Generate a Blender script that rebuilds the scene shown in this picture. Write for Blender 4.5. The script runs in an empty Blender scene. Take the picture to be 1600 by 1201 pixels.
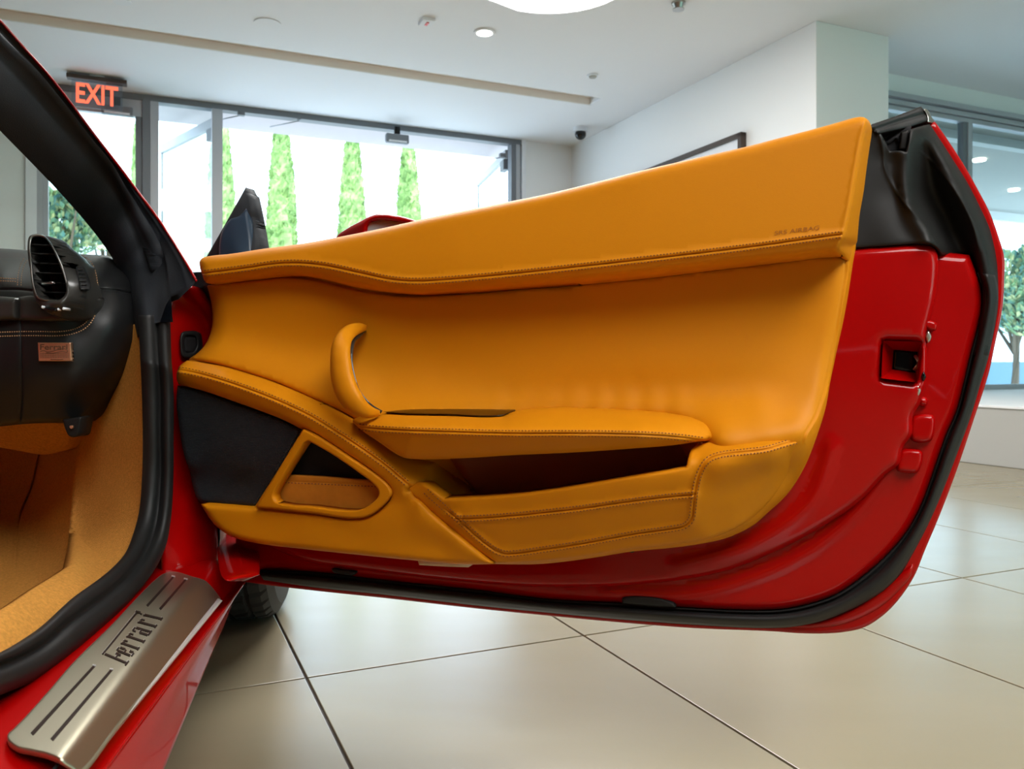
import bpy, bmesh, math, random
import numpy as np
from mathutils import Vector, Matrix
from mathutils.geometry import delaunay_2d_cdt

S = bpy.context.scene
COL = S.collection
FPX = 1280.0            # focal length in pixels of the 1600 x 1201 frame
CX, HY = 800.0, 568.0   # principal column and horizon row
H = 0.61                # camera height above the floor

# ------------------------------------------------------------------ camera
cd = bpy.data.cameras.new('camera')
cam = bpy.data.objects.new('camera', cd)
COL.objects.link(cam)
cam.location = (0, 0, H)
cam.rotation_euler = (math.pi / 2, 0, 0)
cd.sensor_width = 36.0
cd.lens = 36.0 * FPX / 1600.0
cd.shift_y = (HY - 600.5) / 1600.0
cd.clip_start = 0.02
cd.clip_end = 300
cd.dof.use_dof = True
cd.dof.focus_distance = 1.28
cd.dof.aperture_fstop = 11.0
S.camera = cam

# ------------------------------------------------------------------ world, exposure
S.view_settings.view_transform = 'Standard'
S.view_settings.look = 'None'
S.view_settings.gamma = 1.0
S.view_settings.use_curve_mapping = False
S.view_settings.exposure = 0.0
S.cycles.use_denoising = True
S.cycles.max_bounces = 8
S.cycles.transparent_max_bounces = 12
S.cycles.sample_clamp_indirect = 6.0
S.cycles.caustics_reflective = False
S.cycles.caustics_refractive = False
w = bpy.data.worlds.new('sky')
S.world = w
w.use_nodes = True
nt = w.node_tree
bgn = nt.nodes['Background']
tcw = nt.nodes.new('ShaderNodeTexCoord')
sepw = nt.nodes.new('ShaderNodeSeparateXYZ')
rmp = nt.nodes.new('ShaderNodeValToRGB')
nt.links.new(tcw.outputs['Generated'], sepw.inputs[0])
nt.links.new(sepw.outputs['Z'], rmp.inputs[0])
rmp.color_ramp.elements[0].position = 0.0
rmp.color_ramp.elements[0].color = (0.66, 0.84, 1.0, 1)
rmp.color_ramp.elements[1].position = 0.9
rmp.color_ramp.elements[1].color = (0.55, 0.78, 1.0, 1)
nt.links.new(rmp.outputs[0], bgn.inputs[0])
bgn.inputs['Strength'].default_value = 4.4

sun = bpy.data.lights.new('sun', 'SUN')
sun.energy = 5.0
sun.angle = 0.01
sun.color = (1.0, 0.95, 0.86)
suno = bpy.data.objects.new('sun', sun)
COL.objects.link(suno)
# high sun from over the roof (behind the camera) lighting the trees outside
suno.rotation_euler = Vector((0.25, -0.75, 1.25)).to_track_quat('Z', 'Y').to_euler()

# ------------------------------------------------------------------ vectors and frames
A = np.array([-0.404, 0.9148, 0.0])     # room: towards the window wall
B = np.array([0.9148, 0.404, 0.0])      # room: along the window wall
Z = np.array([0.0, 0.0, 1.0])
CAM = np.array([0.0, 0.0, H])
DN = np.array([-0.324, -0.946, 0.0]); DN /= np.linalg.norm(DN)   # door inner side
DD = np.array([0.946, -0.324, 0.0]); DD /= np.linalg.norm(DD)    # along the door, to its rear edge
FV = np.array([-0.126, 0.992, 0.0]); FV /= np.linalg.norm(FV)    # car forward
RV = np.array([0.992, 0.126, 0.0]); RV /= np.linalg.norm(RV)     # car right


def room(a, b, z=0.0):
    return tuple(a * A + b * B + z * Z)


def rays(px, py):
    px = np.asarray(px, float); py = np.asarray(py, float)
    return np.stack([(px - CX) / FPX, np.ones_like(px), (HY - py) / FPX], -1)


class Frame:
    """A family of parallel surfaces; v is the height along the outward normal n."""
    def __init__(s, kind):
        s.kind = kind
        s.n = {'door': DN, 'depth': np.array([0, -1.0, 0]), 'level': Z, 'side': RV}[kind]

    def at(s, px, py, v):
        r = rays(px, py); v = np.asarray(v, float)
        if s.kind == 'door':
            t = (v - 1.208) / (r @ DN)
        elif s.kind == 'depth':
            t = -v
        elif s.kind == 'level':
            t = (v - H) / np.minimum(r[..., 2], -0.02)
        else:
            t = (v - 0.40) / (r @ RV + 0.3 * np.maximum(r[..., 2], 0))
        return r * np.asarray(t)[..., None] + CAM


DOOR, DEPTH, LEVEL, SIDE = Frame('door'), Frame('depth'), Frame('level'), Frame('side')

# ------------------------------------------------------------------ objects


def link(name, me, mat=None, parent=None, kind=None, label=None):
    o = bpy.data.objects.new(name, me)
    COL.objects.link(o)
    if mat is not None and me is not None and not me.materials:
        me.materials.append(mat)
    if parent is not None:
        o.parent = parent
    if kind:
        o['kind'] = kind
    if label:
        o['label'] = label
    return o


def tag(o, label, cat, group=None):
    o['label'] = label; o['category'] = cat
    if group:
        o['group'] = group
    return o


def mesh(name, verts, faces, smooth=True, fix=True):
    me = bpy.data.meshes.new(name)
    me.from_pydata([tuple(map(float, v)) for v in verts], [], [tuple(int(i) for i in f) for f in faces])
    if fix:
        bm = bmesh.new(); bm.from_mesh(me)
        bmesh.ops.remove_doubles(bm, verts=bm.verts, dist=1e-6)
        bmesh.ops.recalc_face_normals(bm, faces=bm.faces)
        bm.to_mesh(me); bm.free()
    if smooth:
        me.polygons.foreach_set('use_smooth', [True] * len(me.polygons))
    me.update()
    return me


def empty(name, loc=(0, 0, 0), label=None, cat=None, group=None, kind=None):
    o = bpy.data.objects.new(name, None)
    o.empty_display_size = 0.1
    COL.objects.link(o); o.location = loc
    if label:
        tag(o, label, cat, group)
    if kind:
        o['kind'] = kind
    return o


def keep(o, parent):
    """parent keeping world place (parents only ever carry a translation)"""
    o.parent = parent
    o.matrix_parent_inverse = Matrix.Translation(-Vector(parent.location))
    return o


def box_bm(bm, c, ax, ay, az, sx, sy, sz, bev=0.0):
    """box centred at c with axes ax ay az and full sizes"""
    c = np.array(c, float)
    vs = []
    for k in (-.5, .5):
        for j in (-.5, .5):
            for i in (-.5, .5):
                vs.append(bm.verts.new(tuple(c + ax * i * sx + ay * j * sy + az * k * sz)))
    fs = [(0, 2, 3, 1), (4, 5, 7, 6), (0, 1, 5, 4), (2, 6, 7, 3), (0, 4, 6, 2), (1, 3, 7, 5)]
    new = [bm.faces.new([vs[i] for i in f]) for f in fs]
    if bev > 0:
        es = list({e for f in new for e in f.edges})
        bmesh.ops.bevel(bm, geom=es, offset=bev, segments=2, affect='EDGES', profile=0.5)


def rbox(name, a0, a1, b0, b1, z0, z1, mat, parent=None, kind=None, bev=0.0, label=None):
    """box in room coordinates"""
    bm = bmesh.new()
    c = (a0 + a1) / 2 * A + (b0 + b1) / 2 * B + (z0 + z1) / 2 * Z
    box_bm(bm, c, A, B, Z, a1 - a0, b1 - b0, z1 - z0, bev)
    bmesh.ops.recalc_face_normals(bm, faces=bm.faces)
    me = bpy.data.meshes.new(name); bm.to_mesh(me); bm.free()
    return link(name, me, mat, parent, kind, label)


# ------------------------------------------------------------------ curves in the picture


def cr(pts, closed=False, step=4.0, ends=None):
    """Catmull-Rom through pts; a third item 'c' makes a corner. Resampled every step pixels."""
    P = [np.array(p[:2], float) for p in pts]
    corner = [len(p) > 2 for p in pts]
    n = len(P)
    segs = n if closed else n - 1
    out = []
    for i in range(segs):
        p1, p2 = P[i], P[(i + 1) % n]
        if corner[i] or (not closed and i == 0):
            p0 = 2 * p1 - p2
            p0 = p1 + (p0 - p1) * 0.5
        else:
            p0 = P[i - 1]
        j = (i + 1) % n
        if corner[j] or (not closed and i == segs - 1):
            p3 = p2 + (p2 - p1) * 0.5
        else:
            p3 = P[(i + 2) % n]
        d1 = np.linalg.norm(p2 - p1)
        if d1 < 1e-6:
            continue
        d0 = max(np.linalg.norm(p1 - p0), 1e-3); d2 = max(np.linalg.norm(p3 - p2), 1e-3)
        m1 = ((p1 - p0) / d0 * d1 + (p2 - p1)) / 2
        m2 = ((p3 - p2) / d2 * d1 + (p2 - p1)) / 2
        if corner[i]: m1 = (p2 - p1) * 1.0
        if corner[j]: m2 = (p2 - p1) * 1.0
        k = max(1, int(round(d1 / step)))
        for q in range(k):
            t = q / k
            out.append((2 * t**3 - 3 * t**2 + 1) * p1 + (t**3 - 2 * t**2 + t) * m1 + (-2 * t**3 + 3 * t**2) * p2 + (t**3 - t**2) * m2)
    if not closed:
        out.append(P[-1])
    return np.array(out)


def resample(P, n):
    P = np.asarray(P, float)
    d = np.r_[0, np.cumsum(np.linalg.norm(np.diff(P, axis=0), axis=1))]
    t = np.linspace(0, d[-1], n)
    return np.stack([np.interp(t, d, P[:, k]) for k in range(P.shape[1])], 1)


def inside(pts, poly):
    x, y = pts[:, 0], pts[:, 1]
    c = np.zeros(len(pts), bool)
    x1, y1 = poly[:, 0], poly[:, 1]
    x2, y2 = np.roll(x1, -1), np.roll(y1, -1)
    for i in range(len(poly)):
        if y1[i] == y2[i]:
            continue
        m = (y1[i] > y) != (y2[i] > y)
        c ^= m & (x < (x2[i] - x1[i]) * (y - y1[i]) / (y2[i] - y1[i]) + x1[i])
    return c


def dist(pts, line, closed=False):
    pts = np.asarray(pts, float)
    a = line; b = np.roll(line, -1, axis=0)
    if not closed:
        a, b = a[:-1], b[:-1]
    best = np.full(len(pts), 1e9)
    for k in range(0, len(pts), 2000):
        p = pts[k:k + 2000, None, :]
        ab = (b - a)[None]; ap = p - a[None]
        t = np.clip((ap * ab).sum(-1) / np.maximum((ab * ab).sum(-1), 1e-9), 0, 1)
        d = np.linalg.norm(ap - t[..., None] * ab, axis=-1)
        best[k:k + 2000] = d.min(1)
    return best


def tps(ctrl, reg=1e-3):
    C = np.array(ctrl, float)
    X = C[:, :2] / 100.0
    n = len(C)

    def U(r2):
        return 0.5 * r2 * np.log(np.maximum(r2, 1e-12))
    if n < 4:
        M = np.c_[np.ones(n), X]
        k = np.linalg.lstsq(M, C[:, 2], rcond=None)[0]
        return lambda p: np.c_[np.ones(len(p)), np.asarray(p, float)[:, :2] / 100.0] @ k
    K = U(((X[:, None] - X[None]) ** 2).sum(-1)) + reg * np.eye(n)
    Pm = np.c_[np.ones(n), X]
    L = np.zeros((n + 3, n + 3)); L[:n, :n] = K; L[:n, n:] = Pm; L[n:, :n] = Pm.T
    wv = np.linalg.lstsq(L, np.r_[C[:, 2], 0, 0, 0], rcond=None)[0]

    def f(p):
        x = np.asarray(p, float)[:, :2] / 100.0
        r2 = ((x[:, None] - X[None]) ** 2).sum(-1)
        return U(r2) @ wv[:n] + np.c_[np.ones(len(x)), x] @ wv[n:]
    return f


def rows(*rr, step=20.0):
    """control points sampled along rows of (x, y, v)"""
    out = []
    for r in rr:
        r = np.array(r, float)
        if len(r) < 2:
            out += [tuple(q) for q in r]; continue
        d = np.r_[0, np.cumsum(np.linalg.norm(np.diff(r[:, :2], axis=0), axis=1))]
        n = max(2, int(d[-1] / step) + 1); t = np.linspace(0, d[-1], n)
        out += [tuple(np.interp(x, d, r[:, k]) for k in range(3)) for x in t]
    return out


SEAM = [(-9, 0), (-6, .0012), (-3, .0022), (-1.2, .0004), (0, -.0026), (1.2, .0004), (3, .0022), (6, .0012), (9, 0)]
GAP = [(-5, 0), (-2.2, -.003), (0, -.014), (2.2, -.003), (5, 0)]


def relief(name, frame, outline, ctrl, mat, parent=None, edge=(10, .01), back=0.02, res=8, holes=(), feats=(),
           closed_back=True, step=4.0, label=None, kind=None, raw=False):
    """A padded solid: the outline in the picture, its height v from control points, edges rolled off,
    seams pressed in, and a wall of thickness `back` behind it. Returns the object and its height function."""
    O = cr(outline, True, step) if not raw else np.array(outline, float)
    Hs = [cr(h, True, step) for h in holes]
    base = ctrl if callable(ctrl) else (lambda p: np.full(len(p), float(ctrl))) if np.isscalar(ctrl) else tps(ctrl)
    er, ed = edge
    loops = [O] + Hs

    def height(p):
        p = np.asarray(p, float)
        v = base(p)
        d = np.full(len(p), 1e9)
        for L in loops:
            d = np.minimum(d, dist(p, L, True))
        if er > 0:
            q = np.clip(1 - d / er, 0, 1)
            v = v - ed * (1 - np.sqrt(np.maximum(1 - q * q, 0)))
        for line, prof in feats:
            dd = dist(p, line)
            xs = [a for a, b in prof if a >= 0]; ys = [b for a, b in prof if a >= 0]
            v = v + np.interp(dd, xs, ys, right=0.0)
        return v
    pts = []
    x0, y0 = O.min(0); x1, y1 = O.max(0)
    gx, gy = np.meshgrid(np.arange(x0 + res / 2, x1, res), np.arange(y0 + res / 2, y1, res))
    gx = gx + (np.arange(gx.shape[0])[:, None] % 2) * res * 0.5
    G = np.stack([gx.ravel(), gy.ravel()], 1)
    extra = []
    if er > 0:
        for L in loops:
            t = np.roll(L, -1, 0) - np.roll(L, 1, 0)
            t /= np.maximum(np.linalg.norm(t, axis=1, keepdims=True), 1e-9)
            nrm = np.stack([-t[:, 1], t[:, 0]], 1)
            for q in (.06, .2, .42, .7, 1.0):
                for sgn in (-1, 1):
                    e = L + nrm * sgn * er * q
                    dd = np.full(len(e), 1e9)
                    for M in loops:
                        dd = np.minimum(dd, dist(e, M, True))
                    e = e[dd > er * q * 0.93]
                    for line, prof in feats:
                        if len(e):
                            e = e[dist(e, line) > max(a for a, b in prof) + 1.0]
                    if len(e):
                        extra.append(e)
    for line, prof in feats:
        t = np.gradient(line, axis=0); t /= np.maximum(np.linalg.norm(t, axis=1, keepdims=True), 1e-9)
        nrm = np.stack([-t[:, 1], t[:, 0]], 1)
        for off, _ in prof:
            extra.append(line + nrm * off)
    extra = np.concatenate(extra) if extra else np.zeros((0, 2))
    minb = er * 1.15 if er > 0 else res * 0.5
    dG = np.full(len(G), 1e9)
    for L in loops:
        dG = np.minimum(dG, dist(G, L, True))
    G = G[dG > minb]
    for line, prof in feats:
        G = G[dist(G, line) > max(a for a, b in prof) + 1.5]
    if len(extra):
        dE = np.full(len(extra), 1e9)
        for L in loops:
            dE = np.minimum(dE, dist(extra, L, True))
        extra = extra[dE > 0.35]
    F = np.concatenate([extra, G])
    ok = inside(F, O)
    for L in Hs:
        ok &= ~inside(F, L)
    F = F[ok]
    if len(F):
        key = np.round(F / 0.45).astype(int)
        _, idx = np.unique(key, axis=0, return_index=True)
        F = F[np.sort(idx)]
    V = np.concatenate(loops + [F])
    edges = []; s = 0
    for L in loops:
        n = len(L)
        edges += [(s + i, s + (i + 1) % n) for i in range(n)]
        s += n
    vo, eo, fo, ov, oe, of_ = delaunay_2d_cdt([Vector(p) for p in V], edges, [], 0, 1e-5)
    V2 = np.array([tuple(p) for p in vo])
    fo = np.array([f for f in fo if len(f) == 3])
    c = V2[fo].mean(1)
    ok = inside(c, O)
    for L in Hs:
        ok &= ~inside(c, L)
    fo = fo[ok]
    v = height(V2)
    P = frame.at(V2[:, 0], V2[:, 1], v)
    # orient the front faces towards the frame normal
    tri = P[fo]
    nn = np.cross(tri[:, 1] - tri[:, 0], tri[:, 2] - tri[:, 0])
    flip = (nn @ frame.n) < 0
    fo[flip] = fo[flip][:, ::-1]
    verts = list(P); faces = [tuple(f) for f in fo]
    cnt = {}
    for f in fo:
        for i in range(3):
            a, b = f[i], f[(i + 1) % 3]
            if (b, a) in cnt: del cnt[(b, a)]
            else: cnt[(a, b)] = 1
    bidx = {}
    cap = closed_back
    if back > 0:
        for (a, b) in cnt:
            for q in (a, b):
                if q not in bidx:
                    bidx[q] = len(verts); verts.append(P[q] - frame.n * back)
            faces.append((b, a, bidx[a], bidx[b]))
        if cap:
            m = {}
            for f in fo:
                g = []
                for q in f[::-1]:
                    if q in bidx: g.append(bidx[q])
                    else:
                        if q not in m:
                            m[q] = len(verts); verts.append(P[q] - frame.n * back)
                        g.append(m[q])
                faces.append(tuple(g))
    me = bpy.data.meshes.new(name)
    me.from_pydata([tuple(map(float, q)) for q in verts], [], [tuple(int(i) for i in f) for f in faces])
    me.polygons.foreach_set('use_smooth', [True] * len(me.polygons))
    me.update()
    o = link(name, me, mat, parent, kind, label)
    return o, height


def loft(name, pts3, mat, parent=None, closed=False, caps=False, label=None, smooth=True, kind=None):
    """pts3: list of curves, each (n,3) array of the same length"""
    n = len(pts3[0]); m = len(pts3)
    verts = np.concatenate(pts3)
    faces = []
    for j in range(m if closed else m - 1):
        k = (j + 1) % m
        for i in range(n - 1):
            faces.append((j * n + i, j * n + i + 1, k * n + i + 1, k * n + i))
    if caps and closed:
        faces.append(tuple(j * n for j in range(m)))
        faces.append(tuple(j * n + n - 1 for j in range(m))[::-1])
    me = mesh(name, verts, faces, smooth)
    return link(name, me, mat, parent, kind, label)


def tube_bm(bm, P, r, k=8, flat=1.0, up=None):
    """tube along 3-D points P, radius r (scalar or list)"""
    P = np.asarray(P, float); n = len(P)
    r = np.full(n, r) if np.isscalar(r) else np.asarray(r, float)
    T = np.gradient(P, axis=0); T /= np.maximum(np.linalg.norm(T, axis=1, keepdims=True), 1e-12)
    ref = np.array(up if up is not None else (0, 0, 1.0), float)
    rings = []
    for i in range(n):
        s = np.cross(T[i], ref)
        if np.linalg.norm(s) < 1e-3:
            s = np.cross(T[i], np.array([1.0, 0, 0]))
        s /= np.linalg.norm(s); u = np.cross(s, T[i])
        rings.append([bm.verts.new(tuple(P[i] + r[i] * (math.cos(a) * s + math.sin(a) * u * flat))) for a in np.linspace(0, 2 * math.pi, k, endpoint=False)])
    for i in range(n - 1):
        for j in range(k):
            bm.faces.new([rings[i][j], rings[i][(j + 1) % k], rings[i + 1][(j + 1) % k], rings[i + 1][j]])
    bm.faces.new(rings[0][::-1]); bm.faces.new(rings[-1])


def tube(name, P, r, mat, parent=None, k=8, flat=1.0, up=None, label=None):
    bm = bmesh.new(); tube_bm(bm, P, r, k, flat, up)
    bmesh.ops.recalc_face_normals(bm, faces=bm.faces)
    me = bpy.data.meshes.new(name); bm.to_mesh(me); bm.free()
    me.polygons.foreach_set('use_smooth', [True] * len(me.polygons))
    return link(name, me, mat, parent, None, label)


def stitches(name, frame, rows, mat, parent, length=3.6, gap=1.6, rad=.0008, label=None):
    """rows: (line, height function, offset in pixels). One small thread capsule per stitch."""
    verts = []; faces = []
    for line, hf, off in rows:
        d = np.r_[0, np.cumsum(np.linalg.norm(np.diff(line, axis=0), axis=1))]
        t = np.gradient(line, axis=0); t /= np.maximum(np.linalg.norm(t, axis=1, keepdims=True), 1e-9)
        L2 = line + np.stack([-t[:, 1], t[:, 0]], 1) * off
        ss = np.arange(1, d[-1] - length, length + gap)
        pp = []
        for s in ss:
            for q in (0, .25, .75, 1):
                x = s + q * length
                pp.append((np.interp(x, d, L2[:, 0]), np.interp(x, d, L2[:, 1])))
        if not pp:
            continue
        pp = np.array(pp)
        P = frame.at(pp[:, 0], pp[:, 1], hf(pp) + .0004)
        for i in range(0, len(P), 4):
            q = P[i:i + 4].copy()
            q[0] -= frame.n * rad; q[3] -= frame.n * rad
            T = q[3] - q[0]; T /= max(np.linalg.norm(T), 1e-9)
            s_ = np.cross(T, frame.n); s_ /= max(np.linalg.norm(s_), 1e-9)
            b0 = len(verts)
            verts.append(q[0])
            for c in (1, 2):
                verts += [q[c] + s_ * rad, q[c] + frame.n * rad, q[c] - s_ * rad]
            verts.append(q[3])
            faces += [(b0, b0 + 1, b0 + 2), (b0, b0 + 2, b0 + 3), (b0 + 1, b0 + 4, b0 + 5, b0 + 2), (b0 + 2, b0 + 5, b0 + 6, b0 + 3),
                      (b0 + 4, b0 + 7, b0 + 5), (b0 + 5, b0 + 7, b0 + 6)]
    me = mesh(name, verts, faces, True, False)
    return link(name, me, mat, parent, 'stuff', label)


# ------------------------------------------------------------------ materials


def mat(name, col, rough=.5, metal=0.0, coat=0.0, coat_rough=.05, spec=.5, bump=None, noise=None, emit=None, sheen=0.0, trans=0.0, ior=1.45):
    m = bpy.data.materials.new(name); m.use_nodes = True
    n = m.node_tree.nodes; l = m.node_tree.links
    b = n['Principled BSDF']
    b.inputs['Base Color'].default_value = (*col, 1)
    b.inputs['Roughness'].default_value = rough
    b.inputs['Metallic'].default_value = metal
    b.inputs['Coat Weight'].default_value = coat
    b.inputs['Coat Roughness'].default_value = coat_rough
    b.inputs['Specular IOR Level'].default_value = spec
    b.inputs['Sheen Weight'].default_value = sheen
    b.inputs['Transmission Weight'].default_value = trans
    b.inputs['IOR'].default_value = ior
    if emit:
        b.inputs['Emission Color'].default_value = (*emit[0], 1)
        b.inputs['Emission Strength'].default_value = emit[1]
    tc = n.new('ShaderNodeTexCoord')
    if noise:   # (scale, amount, detail)
        t = n.new('ShaderNodeTexNoise'); t.inputs['Scale'].default_value = noise[0]; t.inputs['Detail'].default_value = noise[2]
        l.new(tc.outputs['Object'], t.inputs['Vector'])
        r = n.new('ShaderNodeMapRange'); r.inputs['To Min'].default_value = 1 - noise[1]; r.inputs['To Max'].default_value = 1 + noise[1]
        l.new(t.outputs['Fac'], r.inputs['Value'])
        mx = n.new('ShaderNodeVectorMath'); mx.operation = 'SCALE'; mx.inputs[0].default_value = col
        l.new(r.outputs[0], mx.inputs['Scale']); l.new(mx.outputs[0], b.inputs['Base Color'])
    if bump:    # (type, scale, strength, distance)
        if bump[0] == 'noise':
            t = n.new('ShaderNodeTexNoise'); t.inputs['Scale'].default_value = bump[1]; t.inputs['Detail'].default_value = 4; o = t.outputs['Fac']
        else:
            t = n.new('ShaderNodeTexVoronoi'); t.inputs['Scale'].default_value = bump[1]; o = t.outputs['Distance']
        l.new(tc.outputs['Object'], t.inputs['Vector'])
        bp = n.new('ShaderNodeBump'); bp.inputs['Strength'].default_value = bump[2]; bp.inputs['Distance'].default_value = bump[3]
        l.new(o, bp.inputs['Height']); l.new(bp.outputs[0], b.inputs['Normal'])
    return m


M = {}
M['leather'] = mat('tan_leather', (.61, .214, .003), .5, bump=('voronoi', 900, .10, .0006), noise=(6, .04, 3), spec=.2)
M['suede'] = mat('tan_suede', (.52, .19, .018), .95, noise=(60, .18, 5), spec=.1, bump=('noise', 900, .3, .001))
M['carpet'] = mat('tan_carpet', (.66, .30, .06), .98, noise=(240, .38, 5), bump=('noise', 700, .9, .003), spec=.1)
M['thread'] = mat('brown_thread', (.20, .055, .008), .7)
M['thread_tan'] = mat('tan_thread', (.60, .33, .16), .7)
M['red'] = mat('red_paint', (.34, .0, .0), .6, coat=.5, coat_rough=.03, spec=.05)
M['rubber'] = mat('black_rubber', (.012, .012, .012), .52, spec=.35, bump=('noise', 60, .1, .001), noise=(20, .3, 3))
M['plastic'] = mat('black_plastic', (.010, .0095, .009), .5, spec=.3, bump=('noise', 500, .08, .0005))
M['cloth'] = mat('black_fabric', (.010, .013, .018), .75, bump=('noise', 500, .3, .001))
M['blackleather'] = mat('black_leather', (.011, .0115, .012), .45, spec=.4, bump=('voronoi', 700, .15, .0006))
M['darktrim'] = mat('dark_satin_trim', (.035, .033, .03), .32)
M['dark'] = mat('matt_black', (.004, .004, .005), .8)
M['gloss'] = mat('gloss_black', (.005, .005, .005), .12)
M['steel'] = mat('brushed_steel', (.50, .47, .355), .42, metal=1.0, noise=(3, .04, 2))
M['bright'] = mat('polished_metal', (.85, .85, .85), .3, metal=.6)
M['satin'] = mat('satin_metal', (.45, .44, .42), .28, metal=1.0)
M['darkmetal'] = mat('dark_metal', (.10, .08, .05), .3, metal=1.0)
M['etch'] = mat('dark_etching', (.018, .009, .006), .35)
M['copper'] = mat('copper_plate', (.75, .42, .25), .38, metal=.8)
M['tyre'] = mat('tyre_rubber', (.02, .021, .022), .62, bump=('noise', 120, .15, .001))
M['white'] = mat('white_wall', (.84, .85, .85), .85, noise=(2, .015, 2))
M['ceiling'] = mat('ceiling_white', (.82, .82, .84), .9, noise=(2, .01, 2))
M['slot'] = mat('slot_beige', (.80, .74, .68), .9)
M['alu'] = mat('grey_aluminium', (.42, .43, .46), .45, metal=.2)
M['darkalu'] = mat('dark_bronze_frame', (.17, .18, .20), .5, metal=.1)
M['rearwall'] = mat('grey_rear_wall', (.16, .155, .15), .8)
M['shadewall'] = mat('shaded_blue_wall', (.12, .21, .30), .8)  # bluish shade outside is put into this wall's colour
M['grey'] = mat('grey_paint', (.42, .41, .38), .7)
M['brown'] = mat('dark_wood_frame', (.06, .04, .03), .5)
M['canvas'] = mat('white_canvas', (.80, .82, .86), .9)
M['lamp'] = mat('lit_panel', (.9, .9, .85), .5, emit=((1.0, .99, .97), 12.5))
M['down'] = mat('lit_downlight', (1, 1, 1), .5, emit=((1.0, .96, .84), 12.0))
M['exit'] = mat('exit_letters', (.9, .1, .05), .5, emit=((1.0, .16, .08), 1.3))
M['mulch'] = mat('white_concrete', (.80, .80, .80), .9, noise=(3, .05, 3))
M['pink'] = mat('pale_soffit', (.62, .56, .57), .9)
M['bolt'] = mat('zinc_bolt', (.55, .52, .45), .35, metal=1.0)


def glass_mat(name, tint, refl):
    m = bpy.data.materials.new(name); m.use_nodes = True
    n = m.node_tree.nodes; l = m.node_tree.links
    n.remove(n['Principled BSDF'])
    t = n.new('ShaderNodeBsdfTransparent'); t.inputs[0].default_value = (*tint, 1)
    g = n.new('ShaderNodeBsdfGlossy'); g.inputs['Roughness'].default_value = .01
    lw = n.new('ShaderNodeLayerWeight'); lw.inputs[0].default_value = .5
    pw = n.new('ShaderNodeMath'); pw.operation = 'POWER'; pw.inputs[1].default_value = 5
    f = n.new('ShaderNodeMath'); f.operation = 'MULTIPLY_ADD'; f.inputs[1].default_value = .95; f.inputs[2].default_value = .05
    l.new(lw.outputs['Facing'], pw.inputs[0]); l.new(pw.outputs[0], f.inputs[0])
    mu = n.new('ShaderNodeMath'); mu.operation = 'MULTIPLY'; mu.inputs[1].default_value = refl
    mx = n.new('ShaderNodeMixShader')
    l.new(f.outputs[0], mu.inputs[0]); l.new(mu.outputs[0], mx.inputs[0])
    l.new(t.outputs[0], mx.inputs[1]); l.new(g.outputs[0], mx.inputs[2])
    l.new(mx.outputs[0], n['Material Output'].inputs[0])
    return m


M['glass'] = glass_mat('clear_glass', (.95, .98, .97), .8)
M['tint'] = glass_mat('tinted_glass', (.88, .97, .98), .8)


def floor_mat():
    m = mat('stone_tile', (.58, .53, .43), .28, spec=.95)
    n = m.node_tree.nodes; l = m.node_tree.links; b = n['Principled BSDF']
    g = n.new('ShaderNodeNewGeometry')
    t = n.new('ShaderNodeTexNoise'); t.inputs['Scale'].default_value = 1.3; t.inputs['Detail'].default_value = 6
    mp = n.new('ShaderNodeMapping'); mp.inputs['Scale'].default_value = (1, 3, 1); mp.inputs['Rotation'].default_value = (0, 0, .4)
    l.new(g.outputs['Position'], mp.inputs['Vector']); l.new(mp.outputs[0], t.inputs['Vector'])
    r = n.new('ShaderNodeValToRGB')
    r.color_ramp.elements[0].position = .1; r.color_ramp.elements[0].color = (.25, .208, .128, 1)
    r.color_ramp.elements[1].position = .9; r.color_ramp.elements[1].color = (.295, .25, .165, 1)
    l.new(t.outputs['Fac'], r.inputs[0]); l.new(r.outputs[0], b.inputs['Base Color'])
    t2 = n.new('ShaderNodeTexNoise'); t2.inputs['Scale'].default_value = 5; t2.inputs['Detail'].default_value = 1
    l.new(mp.outputs[0], t2.inputs['Vector'])
    bp = n.new('ShaderNodeBump'); bp.inputs['Strength'].default_value = .04; bp.inputs['Distance'].default_value = .01
    l.new(t2.outputs['Fac'], bp.inputs['Height']); l.new(bp.outputs[0], b.inputs['Normal'])
    r2 = n.new('ShaderNodeMapRange'); r2.inputs['To Min'].default_value = .22; r2.inputs['To Max'].default_value = .27
    l.new(t2.outputs['Fac'], r2.inputs['Value']); l.new(r2.outputs[0], b.inputs['Roughness'])
    return m


M['tile'] = floor_mat()
M['grout'] = mat('dark_grout', (.09, .08, .07), .8)


def leaf_mat(name, c0, c1):
    m = mat(name, c0, .7)
    n = m.node_tree.nodes; l = m.node_tree.links; b = n['Principled BSDF']
    t = n.new('ShaderNodeTexNoise'); t.inputs['Scale'].default_value = 3.5; t.inputs['Detail'].default_value = 3
    g = n.new('ShaderNodeNewGeometry'); l.new(g.outputs['Position'], t.inputs['Vector'])
    r = n.new('ShaderNodeValToRGB'); r.color_ramp.elements[0].position = .35; r.color_ramp.elements[1].position = .65
    r.color_ramp.elements[0].color = (*c0, 1); r.color_ramp.elements[1].color = (*c1, 1)
    l.new(t.outputs['Fac'], r.inputs[0]); l.new(r.outputs[0], b.inputs['Base Color'])
    return m


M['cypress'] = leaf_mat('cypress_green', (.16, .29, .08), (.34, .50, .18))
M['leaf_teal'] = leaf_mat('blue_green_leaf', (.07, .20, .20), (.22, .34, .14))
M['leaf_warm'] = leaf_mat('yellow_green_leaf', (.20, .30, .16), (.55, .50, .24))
M['bark'] = mat('bark', (.14, .10, .07), .9)
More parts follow.
